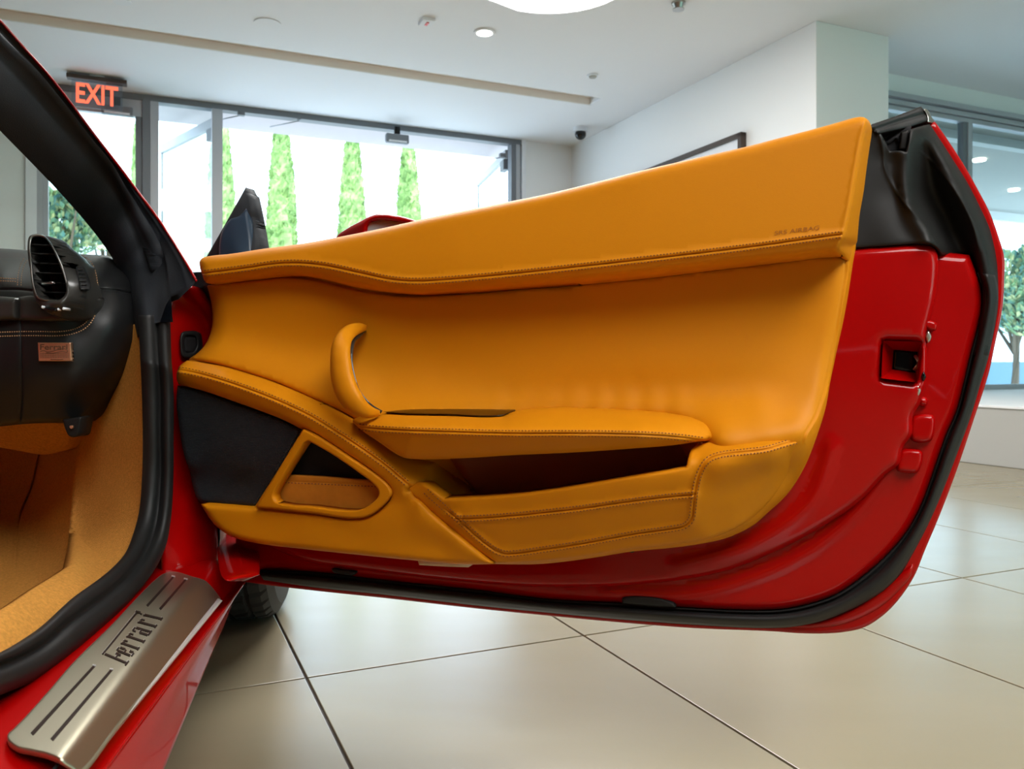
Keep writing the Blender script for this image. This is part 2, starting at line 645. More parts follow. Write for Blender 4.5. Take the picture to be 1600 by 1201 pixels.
# ================================================================== THE ROOM
CEIL = 3.2
FW = 8.65      # window wall
RW = 4.60      # right wall
RA = 5.33      # alcove window wall
BACK, LEFT = -7.0, -7.0
GL = 2 * H * 1.0    # tile length
TW = H * 1.005      # tile width

# floor: grout bed and one object per tile
floor = rbox('floor', BACK, FW, LEFT, 13, -.12, -.006, M['grout'], kind='structure')
tile_me = None
b_off = .455 * H; a_off = 2.652 * H
cells = []
for ia in range(-7, 7):
    for ib in range(-13, 22):
        a0 = a_off + ia * GL; b0 = b_off + ib * TW
        if a0 > FW - .2 or a0 < BACK or b0 < LEFT or b0 > 12:
            continue
        near = -1.3 < a0 < FW and -4.2 < b0 < 8.7
        cells.append((a0, b0, near))
g = .0028


def tile_mesh(name, a1, b1):
    bm = bmesh.new()
    box_bm(bm, (a1 / 2) * A + (b1 / 2) * B + (-.006) * Z, A, B, Z, a1 - 2 * g, b1 - 2 * g, .012, .0012)
    bmesh.ops.recalc_face_normals(bm, faces=bm.faces)
    me = bpy.data.meshes.new(name); bm.to_mesh(me); bm.free()
    me.materials.append(M['tile'])
    return me


full = tile_mesh('floor_tile', GL, TW)
rest = bmesh.new()
for a0, b0, near in cells:
    a1 = min(GL, FW - a0)
    if near:
        me = full if a1 >= GL - 1e-6 else tile_mesh('floor_tile', a1, TW)
        o = link('floor_tile', me, None, floor); o.location = room(a0, b0, 0)
    else:
        box_bm(rest, (a0 + a1 / 2) * A + (b0 + TW / 2) * B - .006 * Z, A, B, Z, a1 - 2 * g, TW - 2 * g, .012)
bmesh.ops.recalc_face_normals(rest, faces=rest.faces)
rm = bpy.data.meshes.new('outer_tiling'); rest.to_mesh(rm); rest.free()
link('outer_tiling', rm, M['tile'], floor, kind='stuff')

# ceiling with its recessed slot
SA0, SA1, SB1 = 6.96, 7.20, 4.04
ceil_ = empty('ceiling', room(3, 0, CEIL), kind='structure')
for nm, a0, a1, b0, b1, z0, z1, mt in (
        ('ceiling_slab', BACK, SA0, LEFT, 12, CEIL, CEIL + .2, 'ceiling'),
        ('ceiling_slab', SA1, FW + .2, LEFT, 12, CEIL, CEIL + .2, 'ceiling'),
        ('ceiling_slab', SA0, SA1, SB1, 12, CEIL, CEIL + .2, 'ceiling'),
        ('slot_liner', SA1 - .012, SA1, LEFT, SB1, CEIL + .003, CEIL + .07, 'slot'),
        ('slot_liner', SA0, SA0 + .012, LEFT, SB1, CEIL + .003, CEIL + .07, 'slot'),
        ('slot_top', SA0, SA1, LEFT, SB1, CEIL + .07, CEIL + .2, 'slot'),
        ('slot_liner', SA0, SA1, SB1 - .012, SB1, CEIL + .003, CEIL + .07, 'canvas')):
    keep(rbox(nm, a0, a1, b0, b1, z0, z1, M[mt]), ceil_)

# walls
rbox('wall_right', 4.73, FW + .2, RW, RW + .75, 0, CEIL, M['white'], kind='structure', bev=.004)
rbox('wall_front', FW, FW + .2, 3.98, RW, 0, CEIL, M['white'], kind='structure')
rbox('wall_front_left', FW, FW + .2, LEFT, -1.03, 0, CEIL, M['white'], kind='structure')
rbox('wall_left', BACK, FW, LEFT - .2, LEFT, 0, CEIL, M['rearwall'], kind='structure')
# rear wall, behind the camera
rbox('wall_back', BACK - .2, BACK, LEFT, 4.6, 0, CEIL, M['rearwall'], kind='structure')
rbox('wall_back_header', BACK - .2, BACK, 4.6, 12, 2.9, CEIL, M['white'], kind='structure')
w3 = empty('window_3', room(BACK, 8, 0), kind='structure')
for b0 in (4.6, 7.0, 9.4, 11.9):
    keep(rbox('mullion', BACK - .12, BACK - .04, b0, b0 + .08, 0, 2.9, M['alu']), w3)
keep(rbox('glass_pane', BACK - .085, BACK - .075, 4.6, 12, .02, 2.9, glass_mat('greenery_light_glass', (.74, .95, .84), .8)), w3)  # green tint stands for light off greenery outside
rbox('wall_alcove_side', BACK, RA, 12, 12.2, 0, CEIL, M['white'], kind='structure')
# low plinth (window ledge) on the right
rbox('window_ledge', 2.2, RA + .1, RW, 12, 0, .35, M['grey'], kind='structure', bev=.006)
rbox('window_ledge_top', 2.19, RA + .1, RW - .01, 12, .345, .362, M['mulch'], kind='structure', bev=.004)
# alcove header and window
rbox('wall_alcove_header', RA, RA + .2, RW + .75, 12, 3.03, CEIL, M['white'], kind='structure')
w2 = empty('window_2', room(RA, 6.5, .36), kind='structure')


def part(nm, p, *a, mt, bev=.003):
    return keep(rbox(nm, *a, M[mt], bev=bev), p)


for z0, z1, d in ((2.985, 3.03, .05), (2.93, 2.975, .02), (2.885, 2.925, 0)):
    part('head_rail', w2, RA - d, RA + .08, RW + .75, 12, z0, z1, mt='alu')
part('sill_rail', w2, RA, RA + .08, RW + .75, 12, .36, .41, mt='alu')
part('window_post', w2, RA, RA + .08, RW + .75, RW + .80, .36, 3.0, mt='alu')
for b0 in (7.06, 9.0, 10.9):
    part('window_post', w2, RA, RA + .08, b0, b0 + .06, .36, 2.9, mt='alu')
part('dark_post', w2, RA + .01, RA + .07, 7.0, 7.06, .41, 2.9, mt='darkalu')
for b0, b1 in ((RW + .80, 7.06), (7.12, 9.0), (9.06, 10.9), (10.96, 12)):
    part('glass_pane', w2, RA + .035, RA + .045, b0, b1, .41, 2.9, mt='tint', bev=0)

# front glazing -------------------------------------------------------------
w1 = empty('window_1', room(FW, 1.0, 0), kind='structure')
part('head_rail', w1, FW - .02, FW + .1, -1.06, 3.98, 3.14, 3.2, mt='darkalu')
for b0, b1, mt in ((-.07, .0, 'darkalu'), (.0, .075, 'alu'), (.56, .66, 'alu'), (3.80, 3.86, 'darkalu'), (3.86, 3.91, 'alu'), (-.95, -.90, 'alu')):
    part('mullion', w1, FW - .03, FW + .08, b0, b1, 0, 3.14, mt=mt)
part('jamb_lining', w1, FW - .04, FW + .2, 3.93, 3.98, 0, 3.2, mt='canvas')
part('jamb_lining', w1, FW - .04, FW + .1, -1.04, -.95, 0, 3.2, mt='canvas')
part('glass_pane', w1, FW + .02, FW + .03, .08, .555, .05, 3.14, mt='glass', bev=0)
part('sill_rail', w1, FW - .02, FW + .08, .08, .56, 0, .05, mt='alu')

# glazed exit door at the left
d1 = empty('door_1', room(FW, -.45, 0), kind='structure')
part('door_head', d1, FW - .01, FW + .06, -.90, -.07, 2.98, 3.14, mt='alu')
part('door_stile', d1, FW - .01, FW + .06, -.13, -.07, .0, 2.98, mt='darkalu')
part('door_stile', d1, FW - .01, FW + .06, -.90, -.86, .0, 2.98, mt='alu')
part('door_rail', d1, FW - .01, FW + .06, -.86, -.13, .0, .2, mt='alu')
part('glass_pane', d1, FW + .02, FW + .03, -.86, -.13, .2, 2.98, mt='glass', bev=0)


# open door leaves (hinged at the big opening, swung outwards)
def leaf(nm, hx, fx, z1):
    h = np.array(room(*hx)); f = np.array(room(*fx))
    root = empty(nm, tuple(h), kind='structure')
    d = f - h; Ln = np.linalg.norm(d); d /= Ln; nn = np.cross(d, Z)

    def bb(name, s0, s1, z0, z1_, th, mt, bev=.003):
        bm = bmesh.new()
        box_bm(bm, h + d * (s0 + s1) / 2 * Ln + Z * (z0 + z1_) / 2, d, nn, Z, (s1 - s0) * Ln, th, z1_ - z0, bev)
        bmesh.ops.recalc_face_normals(bm, faces=bm.faces)
        me = bpy.data.meshes.new(name); bm.to_mesh(me); bm.free()
        keep(link(name, me, M[mt]), root)
    bb('top_rail', 0, 1, z1 - .10, z1, .045, 'alu')
    bb('bottom_rail', 0, 1, .05, .25, .045, 'alu')
    bb('leaf_glass', .02, .98, .25, z1 - .1, .01, 'glass', 0)
    bb('edge_strip', .985, 1.0, .25, z1 - .1, .02, 'alu')
    bb('closer_bracket', .02, .13, z1 - .22, z1 - .10, .07, 'darkalu')


leaf('door_2', (FW + .1, .62), (10.15, .12), 3.1)
leaf('door_3', (FW + .1, 3.80), (10.3, 4.05), 3.1)

# canopy outside over the front glazing
rbox('trim_front_canopy', FW + .12, 9.52, -6, 12, 3.2, 3.34, M['pink'], kind='structure')
rbox('trim_side_canopy', RA + .12, 8.9, RW + .9, 16, 3.06, 3.3, M['grey'], kind='structure')
rbox('trim_canopy_fascia', 8.9, 9.0, RW + .9, 16, 2.92, 3.4, M['mulch'], kind='structure')
rbox('trim_canopy_beam', 5.98, 6.10, RW + .9, 16, 2.97, 3.07, M['mulch'], kind='structure')
k = 0
for a0, b0 in ((6.72, 9.09), (7.68, 11.1)):
    bm = bmesh.new(); bmesh.ops.create_cone(bm, cap_ends=True, segments=20, radius1=.07, radius2=.07, depth=.02)
    me = bpy.data.meshes.new('canopy_downlight'); bm.to_mesh(me); bm.free()
    o = link('canopy_downlight', me, M['down']); o.location = room(a0, b0, 3.05)
    tag(o, ('round lit downlight in the outside canopy nearest the window post', 'lit downlight in the outside canopy lower and further right')[k], 'light', 'downlights in the canopy outside'); k += 1

# ground outside and a pale low wall
rbox('ground_outside', -20, 60, -30, 50, -.35, -.13, M['mulch'], kind='structure')
gw = rbox('boundary_wall', 24.5, 24.8, -14, 8, -.13, 1.5, M['mulch'], bev=.01)
tag(gw, 'pale low boundary wall behind the cypress trees outside', 'wall')
gw = rbox('garden_wall', 14.5, 14.8, 12.5, 40, -.13, .66, M['shadewall'], bev=.01)
tag(gw, 'low wall outside the right hand window, blue grey shade in its colour', 'wall')

# ------------------------------------------------------------------ ceiling things


def disc(nm, r, d, mt, loc, parent=None, seg=28, r2=None):
    bm = bmesh.new(); bmesh.ops.create_cone(bm, cap_ends=True, segments=seg, radius1=r, radius2=r2 or r, depth=d)
    me = bpy.data.meshes.new(nm); bm.to_mesh(me); bm.free()
    o = link(nm, me, M[mt], parent); o.location = loc
    return o


def ring(nm, r0, r1, d, mt, parent, loc=(0, 0, 0), seg=36):
    v = []; f = []
    prof = ((r0, -d / 2), (r1, -d / 2), (r1, d / 2), (r0, d / 2))
    for i in range(seg):
        a = 2 * math.pi * i / seg
        v += [(r * math.cos(a), r * math.sin(a), z) for r, z in prof]
    for i in range(seg):
        for j in range(4):
            f.append((i * 4 + j, ((i + 1) % seg) * 4 + j, ((i + 1) % seg) * 4 + (j + 1) % 4, i * 4 + (j + 1) % 4))
    o = link(nm, mesh(nm, v, f, False), M[mt], parent); o.location = loc
    return o


def on_ceiling(px, py, z=CEIL):
    r = rays(px, py); t = (z - H) / r[2]
    return CAM + r * t


def panel(nm, a0, a1, b0, b1, rad, label):
    root = empty(nm, room((a0 + a1) / 2, (b0 + b1) / 2, CEIL - .002), label, 'light')
    pts = []
    for ca, cb, s in ((a1 - rad, b1 - rad, 0), (a1 - rad, b0 + rad, 1), (a0 + rad, b0 + rad, 2), (a0 + rad, b1 - rad, 3)):
        for i in range(9):
            an = math.pi / 2 * (i / 8 + s)
            pts.append((ca + rad * math.cos(an), cb + rad * math.sin(an)) if s % 2 == 0 else (ca + rad * math.cos(an), cb + rad * math.sin(an)))
    c = np.array([(a0 + a1) / 2, (b0 + b1) / 2])
    q = []
    for a, b in pts:
        q.append((a - c[0]) * A + (b - c[1]) * B)
    # order around the centre
    q = np.array(q)
    an = np.arctan2(q[:, 1], q[:, 0]); q = q[np.argsort(an)]
    n = len(q)
    v = [p + Z * -.03 for p in q] + [p * 1.0 for p in q]
    f = [tuple(range(n)), tuple(range(2 * n - 1, n - 1, -1))] + [(i, (i + 1) % n, n + (i + 1) % n, n + i) for i in range(n)]
    link('diffuser', mesh('diffuser', v, f, False), M['lamp'], root)
    v = []
    for s, z in ((1.004, -.036), (1.022, -.036), (1.022, 0), (1.004, 0)):
        v += [p * s + Z * z for p in q]
    f = [(j * n + i, j * n + (i + 1) % n, ((j + 1) % 4) * n + (i + 1) % n, ((j + 1) % 4) * n + i) for j in range(4) for i in range(n)]
    link('rim', mesh('rim', v, f, False), M['ceiling'], root)


panel('ceiling_light_panel', 2.4, 5.40, -.45, 2.98, .55, 'large rounded white luminous panel in the ceiling near the top edge')
panel('ceiling_light_panel', -3.2, -.2, -1.1, 2.33, .55, 'added luminous ceiling panel behind the camera, out of frame, lighting the door')  # unseen panel, added behind the camera to light the door

p = on_ceiling(757, 50)
r_ = empty('recessed_downlight', tuple(p), 'small round lit downlight recessed in the showroom ceiling', 'light')
ring('trim_ring', .062, .085, .012, 'ceiling', r_, (0, 0, -.006))
disc('lens', .062, .008, 'down', (0, 0, -.005), r_)

p = on_ceiling(667, 32)
r_ = empty('fire_alarm_strobe', tuple(p), 'small white and red alarm strobe on the ceiling', 'alarm')
bm = bmesh.new(); box_bm(bm, (0, 0, -.012), A, B, Z, .13, .10, .024, .006)
me = bpy.data.meshes.new('housing'); bm.to_mesh(me); bm.free(); link('housing', me, M['canvas'], r_)
M['redmark'] = mat('red_lettering', (.7, .05, .04), .5)
bm = bmesh.new(); box_bm(bm, (0, 0, -.027), A, B, Z, .06, .02, .006, .002)
me = bpy.data.meshes.new('red_strip'); bm.to_mesh(me); bm.free(); link('red_strip', me, M['redmark'], r_)

p = on_ceiling(1060, 4)
r_ = empty('ceiling_sprinkler', tuple(p), 'grey sprinkler head hanging from the ceiling at the top edge', 'sprinkler')
disc('escutcheon', .05, .012, 'satin', (0, 0, -.006), r_)
disc('head', .03, .03, 'satin', (0, 0, -.027), r_, r2=.042)
disc('deflector', .042, .006, 'satin', (0, 0, -.05), r_)

p = on_ceiling(926, 117)
r_ = empty('smoke_detector', tuple(p), 'tiny flat round detector on the ceiling above the camera dome', 'detector')
disc('base', .05, .014, 'canvas', (0, 0, -.007), r_)
disc('cap', .03, .012, 'grey', (0, 0, -.02), r_, r2=.036)
p = on_ceiling(418, 36)
tag(disc('ceiling_speaker_cover', .10, .006, 'grey', tuple(p - Z * .004)), 'faint flat round cover flush in the ceiling, upper left', 'cover')
bpy.data.objects['ceiling_speaker_cover'].data.materials[0] = M['ceiling']
p = on_ceiling(190, 1)
tag(disc('ceiling_blank_cover', .06, .01, 'canvas', tuple(p - Z * .005)), 'small white round cover on the ceiling at the upper left edge', 'cover')

# dome camera
p = on_ceiling(907, 199)
r_ = empty('dome_camera', tuple(p), 'small security camera with a black dome under the ceiling corner', 'camera')
disc('mount', .085, .05, 'canvas', (0, 0, -.025), r_, r2=.07)
bm = bmesh.new(); bmesh.ops.create_uvsphere(bm, u_segments=20, v_segments=12, radius=.062)
for v in bm.verts:
    v.co.z = v.co.z * 1.0 - .075
me = bpy.data.meshes.new('dome'); bm.to_mesh(me); bm.free(); me.polygons.foreach_set('use_smooth', [True] * len(me.polygons))
link('dome', me, M['gloss'], r_)


# motion sensors over the doors
def sensor(px, py, a, wd, ht, label):
    r = rays(px, py); t = a / (r @ A); c = CAM + r * t
    root = empty('door_sensor', tuple(c), label, 'sensor', None)
    bm = bmesh.new(); box_bm(bm, (0, 0, 0), A, B, Z, .07, wd, ht, .012)
    me = bpy.data.meshes.new('housing'); bm.to_mesh(me); bm.free(); link('housing', me, M['darkalu'], root)
    bm = bmesh.new(); box_bm(bm, A * -.037 - Z * ht * .34, A, B, Z, .006, wd * .8, ht * .2, .002)
    me = bpy.data.meshes.new('lens_strip'); bm.to_mesh(me); bm.free(); link('lens_strip', me, M['canvas'], root)
    bm = bmesh.new(); box_bm(bm, Z * (ht * .5 + .04), A, B, Z, .03, .06, .09, .004)
    me = bpy.data.meshes.new('bracket'); bm.to_mesh(me); bm.free(); link('bracket', me, M['dark'], root)


sensor(620.5, 217, FW - .1, .25, .095, 'black box sensor hanging from the window head between two cypresses')
sensor(183, 173, FW - .1, .27, .085, 'dark box sensor over the exit door, under the exit sign')
# closer blocks on the head rail
for px, py, lab in ((377, 177, 'small dark closer block at the left of the wide window head'), (785, 243, 'small dark closer block at the right of the wide window head'), (467, 186, 'small catch under the middle of the wide window head')):
    r = rays(px, py); t = (FW + .0) / (r @ A); c = CAM + r * t
    root = empty('door_closer', tuple(c), lab, 'closer')
    sc_ = .5 if px == 467 else 1
    bm = bmesh.new(); box_bm(bm, (0, 0, 0), A, B, Z, .06, .07 * sc_, .05 * sc_, .008)
    me = bpy.data.meshes.new('body'); bm.to_mesh(me); bm.free(); link('body', me, M['darkalu'], root)
    o = tube('arm', [np.array((0, 0, -.02)), A * .12 - B * .12 - Z * .03, A * .3 - B * .25 - Z * .03], .006, M['alu'], root)

# exit sign ------------------------------------------------------------------
r = rays(152, 125); a_s = 8.25; t = a_s / (r @ A); c = CAM + r * t
scs = t / FPX
ex = empty('exit_sign', tuple(c), 'hanging red EXIT sign with a clear panel below the ceiling', 'sign')
bm = bmesh.new(); box_bm(bm, (0, 0, 0), A, B, Z, .10, 80 * scs * 1.05, .035, .004)
me = bpy.data.meshes.new('mount_bar'); bm.to_mesh(me); bm.free(); link('mount_bar', me, M['brown'], ex)
hz = (CEIL - c[2]) / 2
bm = bmesh.new(); box_bm(bm, Z * (hz + .0), A, B, Z, .03, .12, hz * 2, .002)
me = bpy.data.meshes.new('ceiling_bracket'); bm.to_mesh(me); bm.free(); link('ceiling_bracket', me, M['ceiling'], ex)
bm = bmesh.new(); box_bm(bm, -Z * (.018 + 21 * scs), A, B, Z, .008, 68 * scs * 1.05, 42 * scs, .001)
me = bpy.data.meshes.new('clear_panel'); bm.to_mesh(me); bm.free(); link('clear_panel', me, glass_mat('sign_glass', (.80, .84, .88), 1.0), ex)


def text_mesh(body, size=1.0, ext=.0, bold=0.0):
    cu = bpy.data.curves.new('txt', 'FONT'); cu.body = body; cu.size = size; cu.extrude = ext; cu.offset = bold
    cu.resolution_u = 4
    to = bpy.data.objects.new('txt', cu); COL.objects.link(to)
    dg = bpy.context.evaluated_depsgraph_get(); dg.update()
    me = bpy.data.meshes.new_from_object(to.evaluated_get(dg))
    bpy.data.objects.remove(to); bpy.data.curves.remove(cu)
    return me


me = text_mesh('EXIT', 1.0, .02, .02)
co = np.array([v.co for v in me.vertices])
mn, mxx = co.min(0), co.max(0)
bw, bh = 56 * scs * 1.05, 31 * scs
for i, v in enumerate(me.vertices):
    u_ = (co[i, 0] - mn[0]) / (mxx[0] - mn[0]) - .5; w_ = (co[i, 1] - mn[1]) / (mxx[1] - mn[1]) - .5
    v.co = Vector(B * (u_ * bw) + Z * (w_ * bh - .018 - 20 * scs) + A * (-.006 - co[i, 2] * .1))
o = link('letters', me, M['exit'], ex)

# picture on the right wall ---------------------------------------------------
pf = empty('framed_picture', room(6.9, RW, 2), 'large white picture in a thin dark frame on the right wall', 'picture')
f0, f1, z0, z1 = 5.52, 8.05, 1.1, 2.56
for a0, a1, c0, c1 in ((f0, f1, z1 - .04, z1), (f0, f1, z0, z0 + .04), (f0, f0 + .045, z0, z1), (f1 - .045, f1, z0, z1)):
    keep(rbox('frame_bar', a0, a1, RW - .06, RW - .002, c0, c1, M['brown'], bev=.003), pf)
keep(rbox('canvas', f0 + .03, f1 - .03, RW - .03, RW - .004, z0 + .03, z1 - .03, M['canvas']), pf)

# ------------------------------------------------------------------ trees outside
rnd = random.Random(4)


def leafy(nm, mt, parent, place, n, size):
    """n small leaf sprigs: each a bent quad, placed by place(rnd) -> (point, outward)"""
    v = []; f = []
    for i in range(n):
        p, o = place()
        o = Vector(o).normalized()
        s = Vector((rnd.gauss(0, 1), rnd.gauss(0, 1), rnd.gauss(0, 1))).cross(o)
        if s.length < 1e-3: continue
        s.normalize(); u = (Vector((0, 0, 1)) * .7 + o * .6).normalized()
        k = size * rnd.uniform(.6, 1.4); p = Vector(p); b = len(v)
        v += [p - s * k * .5, p + s * k * .5, p + s * k * .3 + u * k, p - s * k * .3 + u * k * 1.1]
        f += [(b, b + 1, b + 2, b + 3)]
    me = mesh(nm, v, f, False, False)
    return link(nm, me, M[mt], parent, 'stuff')


def cypress(px, wpx, topy, a, label):
    r = rays(px, HY); t = a / (r @ A); c = (CAM + r * t); c[2] = -.13
    R_ = wpx * t / FPX / 2; top = H + (HY - topy) / FPX * t
    root = empty('cypress_tree', tuple(c), label, 'tree', 'cypress trees outside the showroom')
    hh = top + .13
    v = []; f = []; ns, nz = 28, 70
    for j in range(nz + 1):
        q = j / nz; rr = R_ * (min(1, (q / .06) ** .5) if q < .06 else 1) * (1 - max(0, (q - .45) / .55) ** 1.7 * .78) * (1 if q < .995 else .3)
        for i in range(ns):
            an = 2 * math.pi * i / ns
            k = rr * (1 + rnd.uniform(-.16, .16) + .07 * math.sin(an * 3 + q * 20))
            v.append((k * math.cos(an), k * math.sin(an), .25 + q * (hh - .25) + rnd.uniform(-.02, .02)))
    for j in range(nz):
        for i in range(ns):
            f.append((j * ns + i, j * ns + (i + 1) % ns, (j + 1) * ns + (i + 1) % ns, (j + 1) * ns + i))
    f.append(tuple(range(nz * ns, nz * ns + ns)))
    link('foliage', mesh('foliage', v, f, False), M['cypress'], root)

    def place():
        q = rnd.random(); rr = R_ * (1 - max(0, (q - .45) / .55) ** 1.7 * .78); an = rnd.uniform(0, 6.283)
        return (rr * math.cos(an), rr * math.sin(an), .25 + q * (hh - .35)), (math.cos(an), math.sin(an), .6)
    leafy('leaf_sprigs', 'cypress', root, place, 1800, R_ * .22)
    tube('trunk', [(0, 0, 0), (0, 0, .5)], .07, M['bark'], root)


cypress(222, 36, 128, 17, 'tall narrow cypress seen through the glazed exit door')
cypress(345, 44, 150, 17.2, 'tall narrow cypress partly behind the window mullion')
cypress(440, 46, 166, 17.2, 'tall narrow cypress, second from the left in the wide window')
cypress(550, 44, 188, 17.2, 'tall narrow cypress left of the hanging sensor')
cypress(638, 42, 200, 17.2, 'tall narrow cypress right of the hanging sensor')


def bush(cx, cy, a, rad, mt, mt2, label, n=2600, trunk=0.0):
    r = rays(cx, cy); t = a / (r @ A); c = CAM + r * t; R_ = rad * t / FPX
    root = empty('leafy_tree', (c[0], c[1], -.13), label, 'tree')
    cz = c[2] + .13
    blobs = [((rnd.uniform(-.7, .7) * R_, rnd.uniform(-.6, .6) * R_, cz + rnd.uniform(-.75, .75) * R_), R_ * rnd.uniform(.3, .5)) for _ in range(16)]

    def place():
        (x, y, z), q = blobs[rnd.randrange(16)]
        d = Vector((rnd.gauss(0, 1), rnd.gauss(0, 1), rnd.gauss(0, 1))).normalized()
        return (x + d.x * q, y + d.y * q, max(.05, z + d.z * q)), d
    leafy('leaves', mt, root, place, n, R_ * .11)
    leafy('second_leaves', mt2, root, place, n // 2, R_ * .11)  # second leaf colour, scattered at random among the first
    bm = bmesh.new()
    tube_bm(bm, [(0, 0, 0), (.05, 0, cz * .5), (0, .05, cz)], [.10, .08, .05], 8)
    for _ in range(7):
        (x, y, z), q = rnd.choice(blobs)
        tube_bm(bm, [(0, 0, cz * .4), (x * .5, y * .5, (cz * .5 + z) / 2), (x, y, z)], [.05, .03, .012], 5)
    me = bpy.data.meshes.new('branches'); bm.to_mesh(me); bm.free(); link('branches', me, M['bark'], root)


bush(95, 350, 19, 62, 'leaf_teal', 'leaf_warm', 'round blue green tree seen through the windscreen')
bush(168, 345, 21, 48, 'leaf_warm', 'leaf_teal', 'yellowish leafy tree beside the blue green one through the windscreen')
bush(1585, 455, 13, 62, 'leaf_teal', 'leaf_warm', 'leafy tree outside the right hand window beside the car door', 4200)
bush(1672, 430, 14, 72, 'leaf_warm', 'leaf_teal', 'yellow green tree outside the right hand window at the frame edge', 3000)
# ================================================================== THE CAR
car = empty('car', (0, 0, 0), 'red sports car with its passenger door swung open, black and tan interior', 'car')

# ------------------------------------------------------------------ door: red pressed shell
SEAL_IN = [(1519, 400), (1525, 425), (1533, 450), (1534, 475), (1527, 512), (1517, 550), (1506, 597), (1495, 640), (1477, 682), (1457, 740),
           (1440, 787), (1420, 825), (1395, 857), (1357, 893), (1307, 928), (1262, 944), (1225, 951), (1192, 953), (1061, 948), (972, 942),
           (850, 935), (750, 922), (600, 906), (487, 893), (401, 890)]
shell_out = [(1515, 398, 'c')] + SEAL_IN[1:-1] + [(401, 892), (384, 908, 'c'), (372, 880), (368, 850), (372, 815, 'c'), (345, 780), (345, 500, 'c'),
             (332, 440, 'c'), (800, 345), (1330, 215, 'c'), (1340, 300), (1338, 380, 'c'), (1400, 382), (1460, 392)]
SH = [(1480, 420, -.020), (1500, 500, -.022), (1480, 600, -.022), (1440, 700, -.022), (1380, 820, -.024), (1250, 900, -.022), (1000, 925, -.02),
      (700, 900, -.018), (450, 880, -.018), (345, 600, -.02), (345, 450, -.02), (800, 600, -.02), (1330, 300, -.02), (800, 350, -.02), (1400, 400, -.02),
      (1420, 560, -.018), (1200, 700, -.018)]
groove = [(-12, 0), (-7, -.004), (0, -.007), (7, -.004), (12, 0)]
ridge = [(-16, 0), (-9, .0035), (0, .0065), (9, .0035), (16, 0)]
fold1 = cr([(1440, 640), (1415, 720), (1370, 775), (1310, 820), (1240, 862), (1150, 900), (1040, 922)])
fold2 = cr([(1392, 735), (1340, 800), (1270, 858), (1190, 898), (1080, 928), (950, 928)])
door, hf_shell = relief('car_door', DOOR, shell_out, SH, M['red'], car, edge=(14, .016), back=.02, res=9, holes=[[(1385, 537, 'c'), (1438, 539, 'c'), (1432, 592, 'c'), (1383, 586, 'c')]],
                        feats=[(fold2, [(-14, 0), (-8, .003), (0, .0055), (8, .003), (14, 0)])], label='open passenger door with tan leather trim on red metal')

# raised inner pressing with its rolled edge
raised = [(1325, 386, 'c'), (1375, 383), (1425, 380), (1450, 381), (1462, 390), (1466, 405), (1466, 430), (1461, 470), (1454, 500), (1449, 520), (1449, 560),
          (1447, 600), (1438, 630), (1427, 650), (1425, 678), (1411, 700), (1405, 725), (1385, 741), (1345, 782), (1290, 820), (1215, 860), (1130, 893), (1000, 913),
          (850, 917), (700, 906), (560, 889), (480, 877), (440, 862), (405, 846, 'c'), (420, 700), (700, 480, 'c'), (1270, 440, 'c')]
latch_hole = [(1381, 533, 'c'), (1439, 535, 'c'), (1431, 596, 'c'), (1378, 590, 'c')]
RS = [(1400, 450, .018), (1455, 450, .014), (1330, 500, .018), (1300, 700, .012), (1380, 700, .010), (1200, 830, .008), (1000, 890, .004), (700, 890, .004), (450, 860, .004), (900, 600, .012)]
relief('inner_pressing', DOOR, raised, RS, M['red'], door, edge=(13, .022), back=.03, res=8, holes=[latch_hole],
       feats=[(cr([(1300, 700), (1270, 780), (1180, 848), (1060, 885)]), ridge)])

# latch recess: a red hopper round the black latch
o4 = [(1380, 532), (1440, 534), (1432, 597), (1377, 591)]
i4 = [(1396, 546), (1440, 550), (1436, 583), (1394, 577)]


def ringpts(q, v, k=6):
    out = []
    for i in range(4):
        a, b = np.array(q[i], float), np.array(q[(i + 1) % 4], float)
        for s in range(k):
            out.append(a + (b - a) * s / k)
    out.append(out[0]); out = np.array(out)
    return DOOR.at(out[:, 0], out[:, 1], np.full(len(out), v))


loft('latch_recess', [ringpts(o4, .016), ringpts(o4, .010), ringpts(i4, -.020), ringpts(i4, -.034)], M['red'], door, smooth=False)
relief('latch', DOOR, [(1397, 547), (1420, 547), (1438, 551), (1437, 568), (1433, 582), (1412, 581), (1395, 577), (1395, 560)], -.026, M['gloss'], door, edge=(5, .004), back=.02, res=4, step=2)
tube('latch_catch', DOOR.at([1430, 1434, 1433, 1429], [556, 562, 572, 577], np.array([-.016, -.010, -.010, -.016])), .0024, M['bright'], door, 6)
for px, py, rr, lab in ((1450.5, 526, 5, 'upper'), (1434.5, 610, 4.5, 'lower'), (1443, 588, 4, 'mid')):
    relief('bolt', DOOR, [(px - rr, py), (px, py - rr * 1.9), (px + rr, py), (px, py + rr * 1.9)], .010 if lab != 'upper' else .006, M['bolt'] if lab != 'mid' else M['gloss'], door, edge=(3.5, .003), back=.03, res=3, step=2)
for pts in ([(1426, 652), (1440, 647), (1459, 650), (1461, 668), (1455, 688), (1440, 692), (1424, 687)],
            [(1408, 704), (1420, 701), (1440, 705), (1441, 722), (1433, 738), (1418, 739), (1402, 735)],
            [(1434, 622), (1441, 619), (1450, 623), (1448, 633), (1438, 634)]):
    relief('pressed_pad', DOOR, pts, -.008, M['red'], door, edge=(7, .010), back=.016, res=4, step=2)
relief('rib_clip', DOOR, [(1441, 502), (1452, 500), (1464, 506), (1462, 516), (1450, 514)], .006, M['red'], door, edge=(4, .006), back=.02, res=3, step=2)

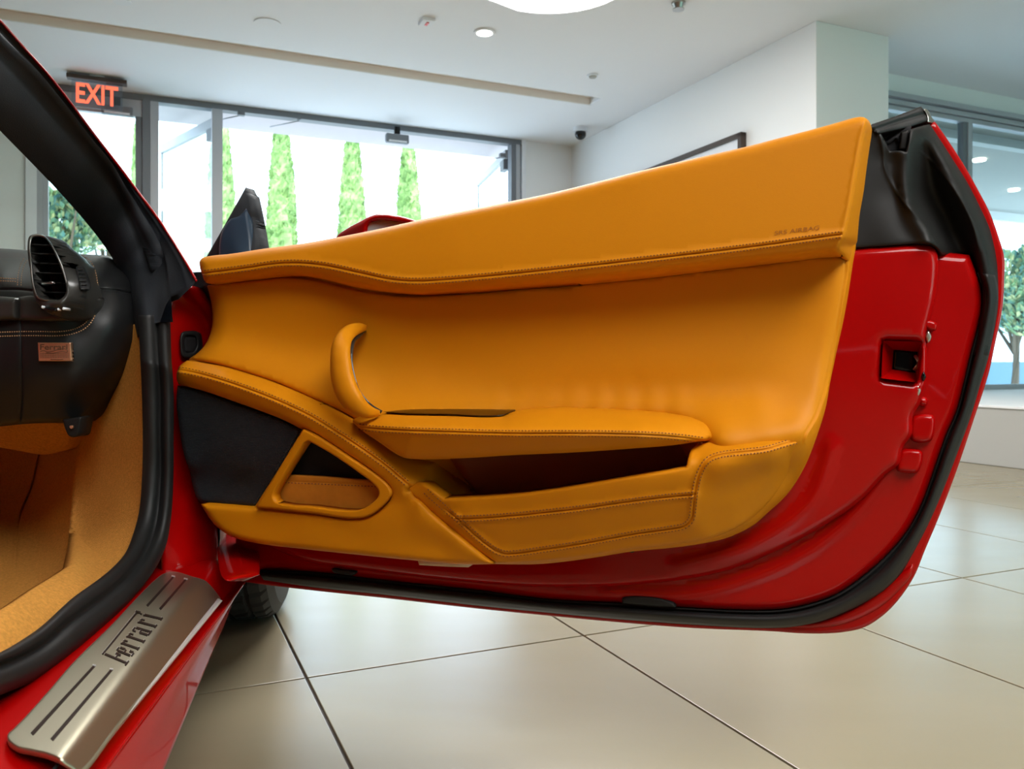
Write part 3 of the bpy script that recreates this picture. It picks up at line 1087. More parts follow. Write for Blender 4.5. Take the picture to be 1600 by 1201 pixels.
# outer skin: the painted panel whose rim shows round the seal
skin = [(1461, 190, 'c'), (1480, 217), (1506, 257), (1528, 296), (1547, 333), (1562, 375), (1569, 400), (1569, 437), (1567, 475), (1562, 505), (1555, 537),
        (1547, 575), (1539, 603), (1525, 645), (1500, 720), (1480, 775), (1462, 820), (1445, 860), (1430, 897), (1415, 922), (1395, 947), (1375, 965), (1350, 980),
        (1320, 987), (1287, 989.5), (1250, 989), (1206, 986), (1084, 981), (944, 970), (850, 961), (750, 951), (600, 934), (487, 922), (412, 913), (384, 909, 'c'),
        (378, 880), (378, 800, 'c'), (345, 780), (345, 470, 'c'), (800, 370), (1340, 225, 'c'), (1452, 192, 'c')]
relief('outer_skin', DOOR, skin, [(1461, 190, -.05), (1569, 420, -.055), (1500, 720, -.05), (1300, 960, -.046), (900, 940, -.046), (400, 900, -.046), (800, 600, -.05), (1200, 600, -.05)],
       M['red'], door, edge=(6, .006), back=.03, res=16)
# lower rear rim catching the light: folded flange just outside the seal
relief('hem_flange', DOOR, [(1428, 880, 'c'), (1424, 899), (1405, 922), (1382, 944), (1352, 962), (1315, 976), (1270, 981), (1200, 979, 'c'), (1240, 975), (1290, 966), (1330, 950), (1370, 925), (1400, 900)],
       -.040, M['red'], door, edge=(8, .008), back=.01, res=5, step=3)

# ------------------------------------------------------------------ door seal
SEAL_OUT = [(1556, 430), (1560, 460), (1557, 490), (1552, 520), (1544, 560), (1532, 600), (1517, 650), (1497, 705), (1470, 775), (1450, 820), (1428, 862),
            (1405, 900), (1385, 920), (1360, 937), (1325, 955), (1287, 970), (1250, 978), (1200, 981), (1084, 976), (944, 965.5), (850, 956.5), (750, 946.5),
            (600, 929), (487, 917), (412, 906)]
si = cr([(p[0] - (0 if k == 0 else 0), p[1]) for k, p in enumerate(SEAL_IN)][1:], step=3); so = cr(SEAL_OUT, step=3)
NS = 260
si, so = resample(si, NS), resample(so, NS)
prof = ((0, -.036), (.10, -.030), (.16, -.040), (.22, -.040), (.30, -.020), (.45, -.012), (.60, -.013), (.72, -.020), (.84, -.024), (.93, -.030), (1.0, -.046))
loft('door_seal', [DOOR.at((si * (1 - q) + so * q)[:, 0], (si * (1 - q) + so * q)[:, 1], np.full(NS, v)) for q, v in prof] +
     [DOOR.at(so[:, 0], so[:, 1], np.full(NS, -.060)), DOOR.at(si[:, 0], si[:, 1], np.full(NS, -.060))], M['rubber'], door, closed=True, caps=True)
relief('drain_plug', DOOR, [(972, 934), (985, 930.5), (1010, 931), (1035, 935), (1054, 943), (1056, 949, 'c'), (1010, 947), (972, 943, 'c')], -.012, M['rubber'], door, edge=(4, .006), back=.02, res=4, step=2)
relief('drain_slot', DOOR, [(518, 888.5), (535, 890), (556, 894), (553, 898), (535, 897), (520, 893)], -.010, M['rubber'], door, edge=(2.5, .004), back=.014, res=3, step=2)

# ------------------------------------------------------------------ black shroud at the rear upper corner
shroud = [(1345, 198, 'c'), (1370, 198, 'c'), (1375, 206), (1391, 236, 'c'), (1404, 235), (1416, 237, 'c'), (1420, 220), (1423, 202, 'c'), (1431, 199), (1452, 194, 'c'), (1457, 200), (1467, 215),
          (1489, 249), (1514, 289), (1534, 328), (1548, 359), (1556, 393), (1559, 425), (1560, 455), (1559, 485), (1554, 515), (1545, 556, 'c'), (1522, 554, 'c'), (1528, 512),
          (1535, 475), (1534, 450), (1526, 425), (1519, 399, 'c'), (1495, 398), (1471, 397, 'c'), (1465, 388), (1455, 381), (1440, 380), (1400, 383), (1330, 388, 'c'), (1330, 300)]
SR = rows([(1425, 205, .012), (1427, 220, .014), (1420, 245, .018), (1413, 275, .022), (1413, 300, .024), (1418, 318, .024), (1431, 337, .022), (1451, 361, .018), (1466, 384, .014)],
          [(1350, 200, .022), (1340, 385, .022)], [(1382, 245, .016), (1385, 300, .014), (1392, 345, .018), (1405, 378, .020)], [(1398, 250, .014), (1402, 300, .014), (1415, 340, .018), (1435, 372, .020)],
          [(1440, 212, -.004), (1442, 245, -.018), (1440, 275, -.026), (1441, 305, -.030), (1453, 330, -.033), (1468, 355, -.036), (1485, 388, -.037)],
          [(1447, 235, -.020), (1462, 268, -.028), (1485, 318, -.036), (1503, 358, -.040), (1516, 396, -.042), (1527, 440, -.042), (1528, 480, -.042), (1522, 530, -.040)],
          [(1450, 205, -.014), (1460, 226, -.013), (1485, 270, -.015), (1503, 305, -.016), (1518, 342, -.017), (1530, 370, -.018), (1541, 408, -.018), (1546, 450, -.018), (1547, 500, -.018), (1538, 548, -.018)],
          [(1458, 206, -.034), (1480, 242, -.036), (1505, 282, -.038), (1525, 321, -.040), (1540, 355, -.040), (1550, 395, -.040), (1556, 430, -.040), (1556, 480, -.040), (1548, 530, -.040)], step=14)
crease_a = cr([(1375, 210), (1380, 237), (1382, 260), (1390, 281), (1404, 305), (1417, 322), (1440, 345), (1460, 375)])
crease_b = cr([(1440, 238), (1465, 262), (1489, 294), (1508, 325), (1521, 355), (1528, 385)])
shr, _ = relief('rear_shroud', DOOR, shroud, SR, M['plastic'], door, edge=(5, .004), back=.02, res=6, step=3,
                feats=[(crease_a, [(-5, 0), (-2, .001), (0, .0022), (2, .001), (5, 0)]), (crease_b, [(-5, 0), (-2, .0012), (0, .0025), (2, .0012), (5, 0)])])
relief('scuff_mark', DOOR, [(1370, 244), (1373, 243), (1375, 247), (1372, 248)], .0246, M['satin'], shr, edge=(1, .0004), back=.003, res=2, step=1) if False else None
# window slot rail across the top, with its bright end clip
relief('window_rail', DOOR, [(1358, 199, 'c'), (1362, 194, 'c'), (1400, 181), (1439, 166, 'c'), (1444, 172), (1450, 183), (1449, 190, 'c'), (1435, 195), (1421, 200, 'c'), (1390, 206), (1372, 210, 'c')],
       [(1362, 196, .03), (1439, 168, -.04), (1448, 190, -.035), (1372, 208, .028), (1400, 190, -.005)], M['rubber'], door, edge=(5, .006), back=.02, res=4, step=2,
       feats=[(cr([(1365, 203), (1400, 191), (1445, 178)]), [(-4, 0), (-2, -.002), (0, -.004), (2, -.002), (4, 0)])])
relief('slot_interior', DOOR, [(1368, 205, 'c'), (1424, 196, 'c'), (1423, 240, 'c'), (1388, 240, 'c')], -.012, M['dark'], door, edge=(0, 0), back=.01, res=5,
       feats=[(cr([(1375, 210), (1385, 222), (1400, 215), (1410, 225)], step=2), [(-3, 0), (0, .006), (3, 0)])])
relief('slot_block', DOOR, [(1408, 206, 'c'), (1420, 203, 'c'), (1417, 234, 'c'), (1405, 234, 'c')], .002, M['plastic'], door, edge=(3, .003), back=.015, res=4, step=2)
relief('end_clip', DOOR, [(1443, 171), (1447, 170), (1452, 175), (1455, 182), (1460, 188, 'c'), (1458, 191), (1449, 191, 'c'), (1449, 183), (1446, 176)], [(1445, 172, -.04), (1458, 190, -.046), (1449, 190, -.035)], M['satin'], door, edge=(3, .003), back=.012, res=3, step=1.5)

# ------------------------------------------------------------------ trim: leather door card
card = [(321, 440, 'c'), (326, 455), (331, 480), (331.5, 505), (328, 522), (321, 537), (311, 549), (295, 561, 'c'), (300, 600, 'c'), (316, 690), (322, 786, 'c'),
        (322, 800), (337, 820), (362, 837), (397, 846.5), (475, 856.5), (550, 864.5), (650, 874.5), (725, 880.5), (775, 881), (800, 881.5), (850, 880.5), (925, 871.5),
        (987, 861.5), (1050, 855.5), (1100, 848.5), (1137, 839.5), (1175, 821.5), (1200, 800.5), (1232, 769.5), (1257, 729.5), (1277, 679.5), (1290, 637), (1297, 598), (1307, 550),
        (1317, 505), (1325, 462), (1332, 417), (1338, 382), (1341, 337), (1348, 299), (1353, 256), (1354, 225, 'c'), (1330, 215, 'c'), (1164, 252), (1000, 292), (750, 350), (600, 380), (450, 404), (330, 416, 'c')]
CD = rows([(335, 450, .058), (700, 472, .056), (1300, 412, .056)], [(334, 490, .056), (700, 535, .054), (1296, 495, .056)],
          [(327, 522, .062), (420, 545, .064), (560, 566, .062), (700, 588, .060), (1288, 568, .062)],
          [(312, 553, .084), (400, 578, .092), (480, 603, .096), (540, 636, .104)],
          [(600, 618, .082), (800, 618, .068), (1000, 618, .066), (1282, 612, .074)],
          [(600, 642, .100), (720, 640, .090), (820, 638, .078), (1000, 640, .080), (1080, 642, .086), (1180, 640, .092), (1270, 645, .086)],
          [(1120, 692, .124), (1180, 681, .122), (1245, 676, .108)], [(1115, 664, .108), (1180, 660, .108), (1256, 660, .098)],
          [(800, 735, .02), (900, 720, .0), (1040, 720, .0)], [(820, 760, .0), (1000, 745, .0)], [(720, 745, .04)],
          [(1230, 740, .076), (1180, 790, .076), (1100, 825, .078), (900, 855, .078), (600, 845, .080), (400, 820, .070)], [(345, 640, .064), (350, 700, .06)], [(480, 700, .05), (500, 770, .05)],
          [(500, 420, .05), (900, 350, .05), (1330, 300, .045)], step=40)
gap_roll = cr([(322, 443), (372, 439.5), (435, 432.5), (472, 432.5), (510, 439.5), (560, 451.5), (610, 458.5), (650, 460.5), (687, 458.5), (740, 455.5), (800, 450.5), (900, 442.5), (1000, 432.5), (1100, 420.5), (1200, 408.5), (1300, 397.5), (1318, 402)], step=4)
gap_low = cr([(300, 562), (335, 569), (385, 583), (435, 600), (485, 622), (522, 638), (545, 650)], step=4)
crease_r = cr([(1321, 404), (1321, 425), (1315, 462), (1304, 530), (1293, 590), (1282, 630), (1272, 655), (1256, 682), (1254, 690)], step=5)
door_card, hf_card = relief('door_card', DOOR, card, CD, M['leather'], door, edge=(24, .036), back=.035, res=7,
                            feats=[(gap_roll, GAP), (gap_low, GAP), (crease_r, [(-5, 0), (-2.5, .0015), (0, -.0035), (2.5, .0010), (5, 0)])])

# upper roll with the window sill edge, seam and stitches
roll = [(321, 441), (317, 432), (312.5, 418), (312, 408), (316, 403), (327, 400), (360, 396.5), (412, 388.5), (475, 380), (525, 371), (600, 356), (675, 339), (750, 324), (800, 314), (850, 304),
        (925, 286), (1000, 267), (1080, 248.5), (1164, 229.5), (1220, 215), (1272, 201.5), (1310, 191), (1337, 183.5), (1349, 183), (1357, 188), (1362, 200), (1362, 208), (1359.5, 225), (1355, 256), (1349.5, 299),
        (1343, 337), (1340, 370), (1337, 400), (1331, 412, 'c'), (1320, 404), (1312, 396), (1300, 395), (1250, 400.5), (1200, 406), (1100, 418), (1000, 430), (900, 440), (800, 448), (740, 453), (687, 456), (650, 458),
        (610, 456), (560, 449), (510, 437), (472, 430), (435, 430), (372, 437)]
seam_r = cr([(318, 427), (350, 423), (385, 418.5), (435, 411.5), (472, 411), (510, 415), (560, 425.5), (610, 436), (650, 439), (700, 436.5), (800, 427.5), (900, 417), (1000, 406), (1100, 394.5), (1200, 382), (1260, 373.5), (1315, 366)], step=4)
seam_e = cr([(1354, 187), (1347, 212), (1338, 258), (1330, 305), (1325, 332), (1319, 360), (1315, 374), (1309, 384)], step=4)
_rt = np.array([(312, 404), (327, 400), (412, 388.5), (475, 380), (525, 371), (600, 356), (675, 339), (750, 324), (850, 304), (1000, 267), (1164, 229.5), (1272, 201.5), (1337, 183.5), (1365, 180)], float)
_rb = np.array([(312, 443), (321, 441), (372, 437), (435, 430), (472, 430), (510, 437), (560, 449), (610, 456), (650, 458), (687, 456), (800, 448), (900, 440), (1000, 430), (1100, 418), (1200, 406), (1300, 395), (1365, 388)], float)
_vs = np.array([(312, .094), (420, .102), (510, .108), (610, .118), (720, .124), (900, .128), (1100, .130), (1365, .130)], float)
_xe = seam_e[np.argsort(seam_e[:, 1])]


def RL(p):
    x, y = p[:, 0], p[:, 1]
    T = np.interp(x, _rt[:, 0], _rt[:, 1]); Bm = np.interp(x, _rb[:, 0], _rb[:, 1]); Sx = np.interp(x, seam_r[:, 0], seam_r[:, 1])
    vs = np.interp(x, _vs[:, 0], _vs[:, 1])
    q = np.clip((y - T) / np.maximum(Sx - T, 1), 0, 1)
    v0 = np.interp(x, [320, 500, 700, 1000, 1365], [.088, .096, .112, .123, .126])
    v = v0 + (vs - v0) * np.sin(q * math.pi / 2) ** .9
    r = np.clip((y - Sx) / np.maximum(Bm - Sx, 1), 0, 1.4)
    v = np.where(y > Sx, vs - .010 * r ** 1.6, v)
    e = np.clip(x - np.interp(y, _xe[:, 1], _xe[:, 0]), 0, 40)
    return v - .0024 * e ** 1.12


EDGE_SEAM = [(-5, 0), (-2.5, .0012), (0, -.0032), (2.5, .0012), (5, 0)]
roll_o, hf_roll = relief('upper_roll', DOOR, roll, RL, M['leather'], door, edge=(13, .016), back=.05, res=8, feats=[(seam_r, SEAM), (seam_e, EDGE_SEAM)])
stitches('stitching', DOOR, [(seam_r, hf_roll, -4.6), (seam_r, hf_roll, 4.6)], M['thread'], roll_o)
# low-relief lettering pressed into the roll
me = text_mesh('SRS AIRBAG', 1.0, 0, 0.0)
co = np.array([v.co for v in me.vertices]); mn, mxx = co.min(0), co.max(0)
u_ = (co[:, 0] - mn[0]) / (mxx[0] - mn[0]); w_ = (co[:, 1] - mn[1]) / (mxx[1] - mn[1])
px = 1210 + 70 * u_ + .6 * w_; py = 367.5 - 9.0 * u_ - 6.6 * w_
P = DOOR.at(px, py, hf_roll(np.c_[px, py]) + .0007)
for i, v in enumerate(me.vertices): v.co = Vector(P[i])
M['pressed'] = mat('pressed_leather', (.36, .11, .004), .5)
link('pressed_lettering', me, M['pressed'], roll_o)

# ------------------------------------------------------------------ lower panel with the sweeping arm
lower = [(292, 563, 'c'), (335, 571), (385, 585), (435, 602), (485, 624), (522, 640), (547, 653), (562, 668), (580, 681), (612, 703), (640, 716), (676, 722, 'c'), (712, 746), (748, 774, 'c'),
         (715, 777, 'c'), (662, 756, 'c'), (641, 763, 'c'), (675, 798.5), (725, 842), (772, 881, 'c'), (725, 881.5), (650, 875.5), (550, 865.5), (475, 857.5), (397, 847.5), (362, 838), (337, 821), (322, 801), (313, 786.5, 'c'), (350, 789.5), (397, 792.5, 'c'),
         (430, 741), (472.5, 671, 'c'), (444, 656.5), (402, 640), (360, 625), (318, 610.5), (279, 600.5, 'c'), (276.5, 594), (276, 584), (281, 571)]
bez_in = [(482, 688.5, 'c'), (515, 707), (557, 735.5), (585.6, 758), (592, 768), (590, 777), (566, 795), (554, 797.5), (486.5, 791.5), (440, 787), (430, 783), (426.5, 775), (430, 765), (444, 741), (475, 692, 'c')]
bez_out = [(473.8, 671, 'c'), (486.5, 677), (543, 713), (585.6, 741.5), (605, 758.5), (610.5, 770), (605, 781), (577, 804), (557, 808.5), (486.5, 800.5), (430, 794.5), (401, 791.5, 'c'), (430, 742), (458, 696)]
cent = np.mean([p[:2] for p in bez_in], 0)
hole = [tuple(cent + (np.array(p[:2]) - cent) * 1.05) + tuple(p[2:]) for p in bez_in]
seam_s = cr([(277, 577), (300, 581), (335, 590), (385, 606.5), (435, 626), (485, 649.5), (522, 672), (550, 690), (600, 725), (636, 755)], step=4)
LW = rows([(281, 572, .104), (335, 573, .112), (400, 590, .112), (470, 617, .114), (530, 645, .116), (580, 683, .116), (620, 710, .114), (652, 735, .116)],
          [(279, 579, .118), (335, 590, .130), (385, 606, .135), (435, 626, .139), (485, 649, .143), (522, 672, .145), (550, 690, .146), (600, 725, .146), (636, 755, .144)],
          [(280, 596, .108), (318, 607, .116), (360, 623, .121), (402, 637, .126), (444, 654, .130), (480, 678, .132), (540, 716, .135), (585, 747, .137), (612, 772, .136)],
          [(318, 792, .102), (397, 798, .107), (486, 806, .120), (560, 814, .128), (620, 796, .134), (650, 780, .136)],
          [(335, 815, .100), (397, 840, .106), (475, 850, .114), (550, 859, .120), (650, 869, .122), (755, 878, .116)],
          [(636, 768, .144), (668, 798, .138), (718, 842, .130), (765, 878, .118)],
          [(480, 830, .118), (600, 838, .126), (690, 850, .124)],
          [(668, 727, .098), (700, 748, .070), (740, 772, .050)], [(665, 752, .120), (700, 775, .100)]) + [(450, 740, .12), (520, 750, .13)]
gap_bz = cr([(476, 669), (488, 675), (545, 711), (587.5, 740), (607, 757.5), (612.5, 770), (607, 783), (578, 806.5), (557, 811), (486.5, 803), (430, 797), (404, 794)], step=4)
low_o, hf_low = relief('lower_panel', DOOR, lower, LW, M['leather'], door, edge=(9, .011), back=.06, res=7, holes=[hole], feats=[(seam_s, SEAM), (gap_bz, [(-4, 0), (-1.8, -.002), (0, -.010), (1.8, -.002), (4, 0)])])
stitches('stitching', DOOR, [(seam_s, hf_low, -4.2), (seam_s, hf_low, 4.2)], M['thread'], low_o)

# triangular pocket: bezel, dark back and suede flap
bez, hf_b = relief('pocket_bezel', DOOR, bez_out, [(480, 680, .143), (605, 765, .144), (405, 790, .119), (560, 805, .136), (486, 798, .130)], M['leather'], door, edge=(3, .003), back=.02, res=4, step=3, holes=[bez_in])
big = [tuple(cent + (np.array(p[:2]) - cent) * 1.12) for p in bez_in]
relief('pocket_back', DOOR, big, .088, M['dark'], door, edge=(0, 0), back=.01, res=12)
flap = [(440, 741, 'c'), (500, 744), (575, 750, 'c'), (600, 765), (592, 782), (560, 800), (486, 796), (430, 790), (420, 780), (424, 766)]
fl, hf_f = relief('pocket_flap', DOOR, flap, [(440, 742, .100), (575, 750, .116), (500, 765, .106), (500, 795, .100), (560, 790, .110), (430, 785, .095)], M['suede'], door, edge=(4, .003), back=.012, res=6, step=3,
                  feats=[(cr([(438, 751.5), (500, 754), (588, 758)]), [(-4, .001), (-1, .001), (0, -.001), (1, 0), (4, 0)])])
stitches('stitching', DOOR, [(cr([(438, 753.5), (500, 756), (590, 760)]), hf_f, 0)], M['thread'], fl)

# speaker grille: fabric panel with a step near its foot
grille = [(277.5, 602, 'c'), (318, 611.5), (360, 626.5), (402, 641.5), (444, 658), (471.5, 671.5, 'c'), (430, 742), (397.5, 791.5, 'c'), (350, 788.5), (313, 785, 'c'), (307, 776.6), (301, 758), (297, 736, 'c'), (291, 721), (285.5, 701), (280, 665), (275.6, 625)]
M['grille'] = mat('speaker_fabric', (.012, .015, .02), .55)
_n = M['grille'].node_tree.nodes; _l = M['grille'].node_tree.links
_tc = _n.new('ShaderNodeTexCoord')
_mp = _n.new('ShaderNodeMapping'); _mp.inputs['Rotation'].default_value = (0, 0, math.atan2(DD[1], DD[0]) * -1)
_l.new(_tc.outputs['Object'], _mp.inputs['Vector'])
_wx = _n.new('ShaderNodeTexWave'); _wx.bands_direction = 'X'; _wx.inputs['Scale'].default_value = 120
_wz = _n.new('ShaderNodeTexWave'); _wz.bands_direction = 'Z'; _wz.inputs['Scale'].default_value = 120
_l.new(_mp.outputs[0], _wx.inputs['Vector']); _l.new(_mp.outputs[0], _wz.inputs['Vector'])
_mm = _n.new('ShaderNodeMath'); _mm.operation = 'MINIMUM'
_l.new(_wx.outputs['Fac'], _mm.inputs[0]); _l.new(_wz.outputs['Fac'], _mm.inputs[1])
_bp = _n.new('ShaderNodeBump'); _bp.inputs['Strength'].default_value = .9; _bp.inputs['Distance'].default_value = .002
_l.new(_mm.outputs[0], _bp.inputs['Height']); _l.new(_bp.outputs[0], _n['Principled BSDF'].inputs['Normal'])
relief('speaker_grille', DOOR, grille, [(280, 605, .098), (300, 700, .092), (298, 732, .086), (300, 740, .074), (310, 780, .080), (400, 650, .110), (460, 675, .118), (380, 735, .096), (380, 745, .086), (395, 785, .090), (420, 730, .104), (350, 680, .102)],
       M['grille'], door, edge=(8, .010), back=.03, res=6)

# ------------------------------------------------------------------ armrest
arm = [(551, 657), (562, 651), (585, 648), (605, 645.5), (650, 647), (700, 648), (745, 649), (785, 648.5), (802, 643), (822, 639.5), (862, 637), (925, 638), (1000, 641.5), (1050, 646.5), (1082, 653), (1103, 662), (1114, 674),
       (1112.5, 684), (1104, 688.5), (1090, 690), (1050, 695.5), (975, 701.5), (900, 706.5), (800, 711), (725, 715.5), (650, 717), (632, 715), (615, 706.5), (595, 692.5), (562, 669.5)]
seam_a = cr([(559, 666), (575, 668.5), (625, 672), (700, 674.5), (800, 677), (880, 677), (950, 677.5), (1025, 680), (1062, 683), (1100, 688)], step=4)
_at = np.array([(551, 656), (600, 646), (650, 647), (745, 649), (785, 648.5), (802, 643), (822, 639.5), (862, 637), (925, 638), (1000, 641.5), (1050, 646.5), (1082, 653), (1103, 662), (1114, 674)], float)
_ab = np.array([(551, 660), (562, 669.5), (595, 692.5), (615, 706.5), (632, 715), (650, 717), (725, 715.5), (800, 711), (900, 706.5), (975, 701.5), (1050, 695.5), (1090, 690), (1114, 682)], float)
_av = np.array([(551, .128, .140, .130), (600, .112, .175, .165), (640, .108, .196, .172), (700, .108, .206, .176), (800, .104, .210, .178), (900, .098, .206, .174), (1000, .098, .190, .164), (1060, .102, .165, .150), (1114, .106, .120, .112)], float)


def AR(p):
    x, y = p[:, 0], p[:, 1]
    T = np.interp(x, _at[:, 0], _at[:, 1]); Bm = np.interp(x, _ab[:, 0], _ab[:, 1]); Sx = np.interp(x, seam_a[:, 0], seam_a[:, 1])
    vt, vs, vb = (np.interp(x, _av[:, 0], _av[:, k]) for k in (1, 2, 3))
    q = np.clip((y - T) / np.maximum(Sx - T, 1), 0, 1); r = np.clip((y - Sx) / np.maximum(Bm - Sx, 1), 0, 1)
    return np.where(y < Sx, vt + (vs - vt) * np.sin(q * math.pi / 2) ** .85, vs - (vs - vb) * r ** 1.3)


arm_o, hf_arm = relief('armrest', DOOR, arm, AR, M['leather'], door, edge=(7, .010), back=.10, res=6, step=3.5, feats=[(seam_a, SEAM)])
stitches('stitching', DOOR, [(seam_a, hf_arm, -4.4), (seam_a, hf_arm, 4.4)], M['thread'], arm_o)
relief('switch_strip', DOOR, [(598, 643.5, 'c'), (620, 641), (660, 638.5), (720, 638.5), (770, 639.5), (801, 640.5, 'c'), (795, 645), (785, 648.5), (700, 647.5), (630, 646)], [(600, 644, .118), (700, 640, .096), (700, 648, .124), (800, 642, .100), (785, 647, .118)],
       M['darkmetal'], door, edge=(3, .003), back=.03, res=3, step=2)

# curved grab handle
hc = [(574.5, 512.5, 2.6, .064), (571, 511.5, 6.0, .074), (563, 511.5, 8.0, .088), (552, 514.5, 10.5, .112), (541, 522, 12.5, .134), (533.5, 535, 14.5, .150), (531.5, 555, 15.8, .160), (534, 587, 18.0, .168), (542, 612, 18.8, .172), (554, 630, 17.5, .172), (569, 641, 12.5, .166), (584, 645, 7.5, .154), (596, 644.5, 3.0, .135)]
hcq = resample(np.array(hc), 90)
kk = np.array([1, 4, 6, 4, 1.]) / 16
sm = np.array([np.convolve(np.r_[[hcq[0, c]] * 8, hcq[:, c], [hcq[-1, c]] * 8], np.ones(9) / 9, 'same')[8:-8] for c in range(4)]).T
bm = bmesh.new()
rings = []
T = np.gradient(sm[:, :2], axis=0); T /= np.linalg.norm(T, axis=1, keepdims=True)
NR = 20
for i in range(len(sm)):
    x, y, r_, v = sm[i]; nx, ny = -T[i, 1], T[i, 0]
    ring_ = []
    for j in range(NR):
        an = 2 * math.pi * j / NR
        cx_, sx_ = math.cos(an), math.sin(an)
        # rounded leather face towards the room, flatter back
        e = .75
        ox = math.copysign(abs(cx_) ** e, cx_) * r_
        oz = math.copysign(abs(sx_) ** .9, sx_) * (r_ * .00105 * .95)
        q = DOOR.at(x + nx * ox, y + ny * ox, v + oz)
        ring_.append(bm.verts.new(tuple(q)))
    rings.append(ring_)
for i in range(len(rings) - 1):
    for j in range(NR):
        bm.faces.new([rings[i][j], rings[i][(j + 1) % NR], rings[i + 1][(j + 1) % NR], rings[i + 1][j]])
bm.faces.new(rings[0][::-1]); bm.faces.new(rings[-1])
bmesh.ops.recalc_face_normals(bm, faces=bm.faces)
me = bpy.data.meshes.new('pull_handle'); bm.to_mesh(me); bm.free(); me.polygons.foreach_set('use_smooth', [True] * len(me.polygons))
handle = link('pull_handle', me, M['leather'], door)
# dark liner on the inner side of the handle
inner = cr([(572.5, 516), (562, 522.5), (552.5, 530), (549.5, 540), (549.5, 560), (553.5, 586), (563, 612), (580, 632), (597, 642.5)], step=3)
li = resample(inner, 60)
vi = np.interp(np.linspace(0, 1, 60), [0, .12, .3, .6, .85, 1], [.060, .098, .140, .152, .146, .126])
vo = vi - np.interp(np.linspace(0, 1, 60), [0, .2, .5, .8, 1], [.012, .036, .03, .02, .008])
off = np.interp(np.linspace(0, 1, 60), [0, .1, .25, .4, .6, 1], [.5, 4.5, 3.5, .8, .6, .4])
Tn = np.gradient(li, axis=0); Tn /= np.linalg.norm(Tn, axis=1, keepdims=True); Nn = np.stack([-Tn[:, 1], Tn[:, 0]], 1)
o1 = li - Nn * 1.2; o2 = li - Nn * (off[:, None] + .2); o3 = li + Nn * 4
loft('handle_liner', [DOOR.at(o3[:, 0], o3[:, 1], vi), DOOR.at(o1[:, 0], o1[:, 1], vi + .001), DOOR.at(o2[:, 0], o2[:, 1], (vi + vo) / 2), DOOR.at(o2[:, 0], o2[:, 1], vo), DOOR.at(o3[:, 0], o3[:, 1], vo)], M['darktrim'], door, closed=True, caps=True)

# ------------------------------------------------------------------ map pocket
M['pocket_shade'] = mat('shaded_tan_leather', (.22, .045, .006), .6)  # tan leather darkened: the pocket's deep shadow is put into the colour
relief('shaded_pocket_liner', DOOR, [(690, 700, 'c'), (1100, 680, 'c'), (1098, 740, 'c'), (1080, 750, 'c'), (760, 790, 'c'), (745, 772, 'c')], [(680, 715, .085), (760, 785, .05), (720, 760, .07), (760, 720, .062), (850, 720, .05), (1090, 700, .05), (1080, 750, .05), (900, 790, .05)], M['pocket_shade'], door, edge=(0, 0), back=.005, res=12)
pocket = [(638, 763), (640, 757), (650, 754), (659, 753, 'c'), (672, 761), (694, 778, 'c'), (800, 772), (875, 762.5), (950, 750), (1025, 737.5), (1072, 729.5, 'c'), (1075, 716), (1080, 703), (1092, 693.5), (1115, 688.5), (1160, 683), (1197, 679), (1225, 676.5), (1240, 678), (1249, 683), (1253.5, 690),
          (1249, 708), (1237, 735), (1220, 762), (1200, 786), (1172, 811), (1137, 831), (1100, 843), (1050, 851), (987, 857.5), (925, 867.5), (850, 876.5), (800, 879.5), (777, 880, 'c'), (735, 850), (700, 820), (672, 797), (645, 773)]
s_top = cr([(712, 810), (740, 809.5), (800, 805.5), (850, 800.5), (900, 795), (975, 784.5), (1040, 776.5), (1086, 772.5)], step=4)
s_out = cr([(664, 766), (685, 785), (720, 815), (750, 842), (775, 860), (788, 864.5), (800, 864.5), (850, 858), (900, 850.5), (1000, 832.5), (1050, 825.5), (1070, 821), (1080, 811), (1083, 795), (1085, 775), (1091, 745), (1099, 727), (1108, 717), (1125, 710.5), (1160, 706), (1197, 701.5), (1232, 691.5), (1250, 687)], step=4)
PK = rows([(645, 758, .134), (668, 762, .146), (695, 781, .148), (800, 775, .153), (900, 762, .156), (1000, 745, .156), (1070, 732, .152)],
          [(712, 810, .142), (800, 806, .142), (900, 795, .145), (1000, 781, .143), (1084, 772, .138)],
          [(642, 768, .138), (690, 808, .131), (735, 846, .121), (778, 877, .109)],
          [(690, 790, .142), (740, 833, .128), (788, 862, .116)], [(788, 864, .114), (900, 850, .115), (1000, 832, .115), (1070, 820, .115)],
          [(800, 877, .106), (900, 869, .104), (1000, 853, .102), (1100, 839, .096), (1150, 822, .084), (1200, 782, .074), (1237, 730, .076), (1250, 700, .084)],
          [(1085, 775, .138), (1092, 742, .146), (1100, 725, .150), (1112, 715, .150), (1160, 706, .143), (1200, 700, .134), (1244, 690, .106)],
          [(1079, 718, .146), (1084, 702, .126), (1110, 692, .118), (1160, 686, .110), (1200, 681, .104), (1238, 680, .092)],
          [(1130, 770, .124), (1190, 740, .112)], [(1090, 820, .112), (1150, 790, .104), (1200, 750, .100)])
pk, hf_pk = relief('map_pocket', DOOR, pocket, PK, M['leather'], door, edge=(6, .006), back=.03, res=7, step=4, feats=[(s_top, SEAM), (s_out[(s_out[:, 1] > 800) | (s_out[:, 0] > 900)], SEAM)])
stitches('stitching', DOOR, [(s_top, hf_pk, -4.2), (s_top, hf_pk, 4.2), (s_out, hf_pk, -4.2), (s_out, hf_pk, 4.2)], M['thread'], pk)

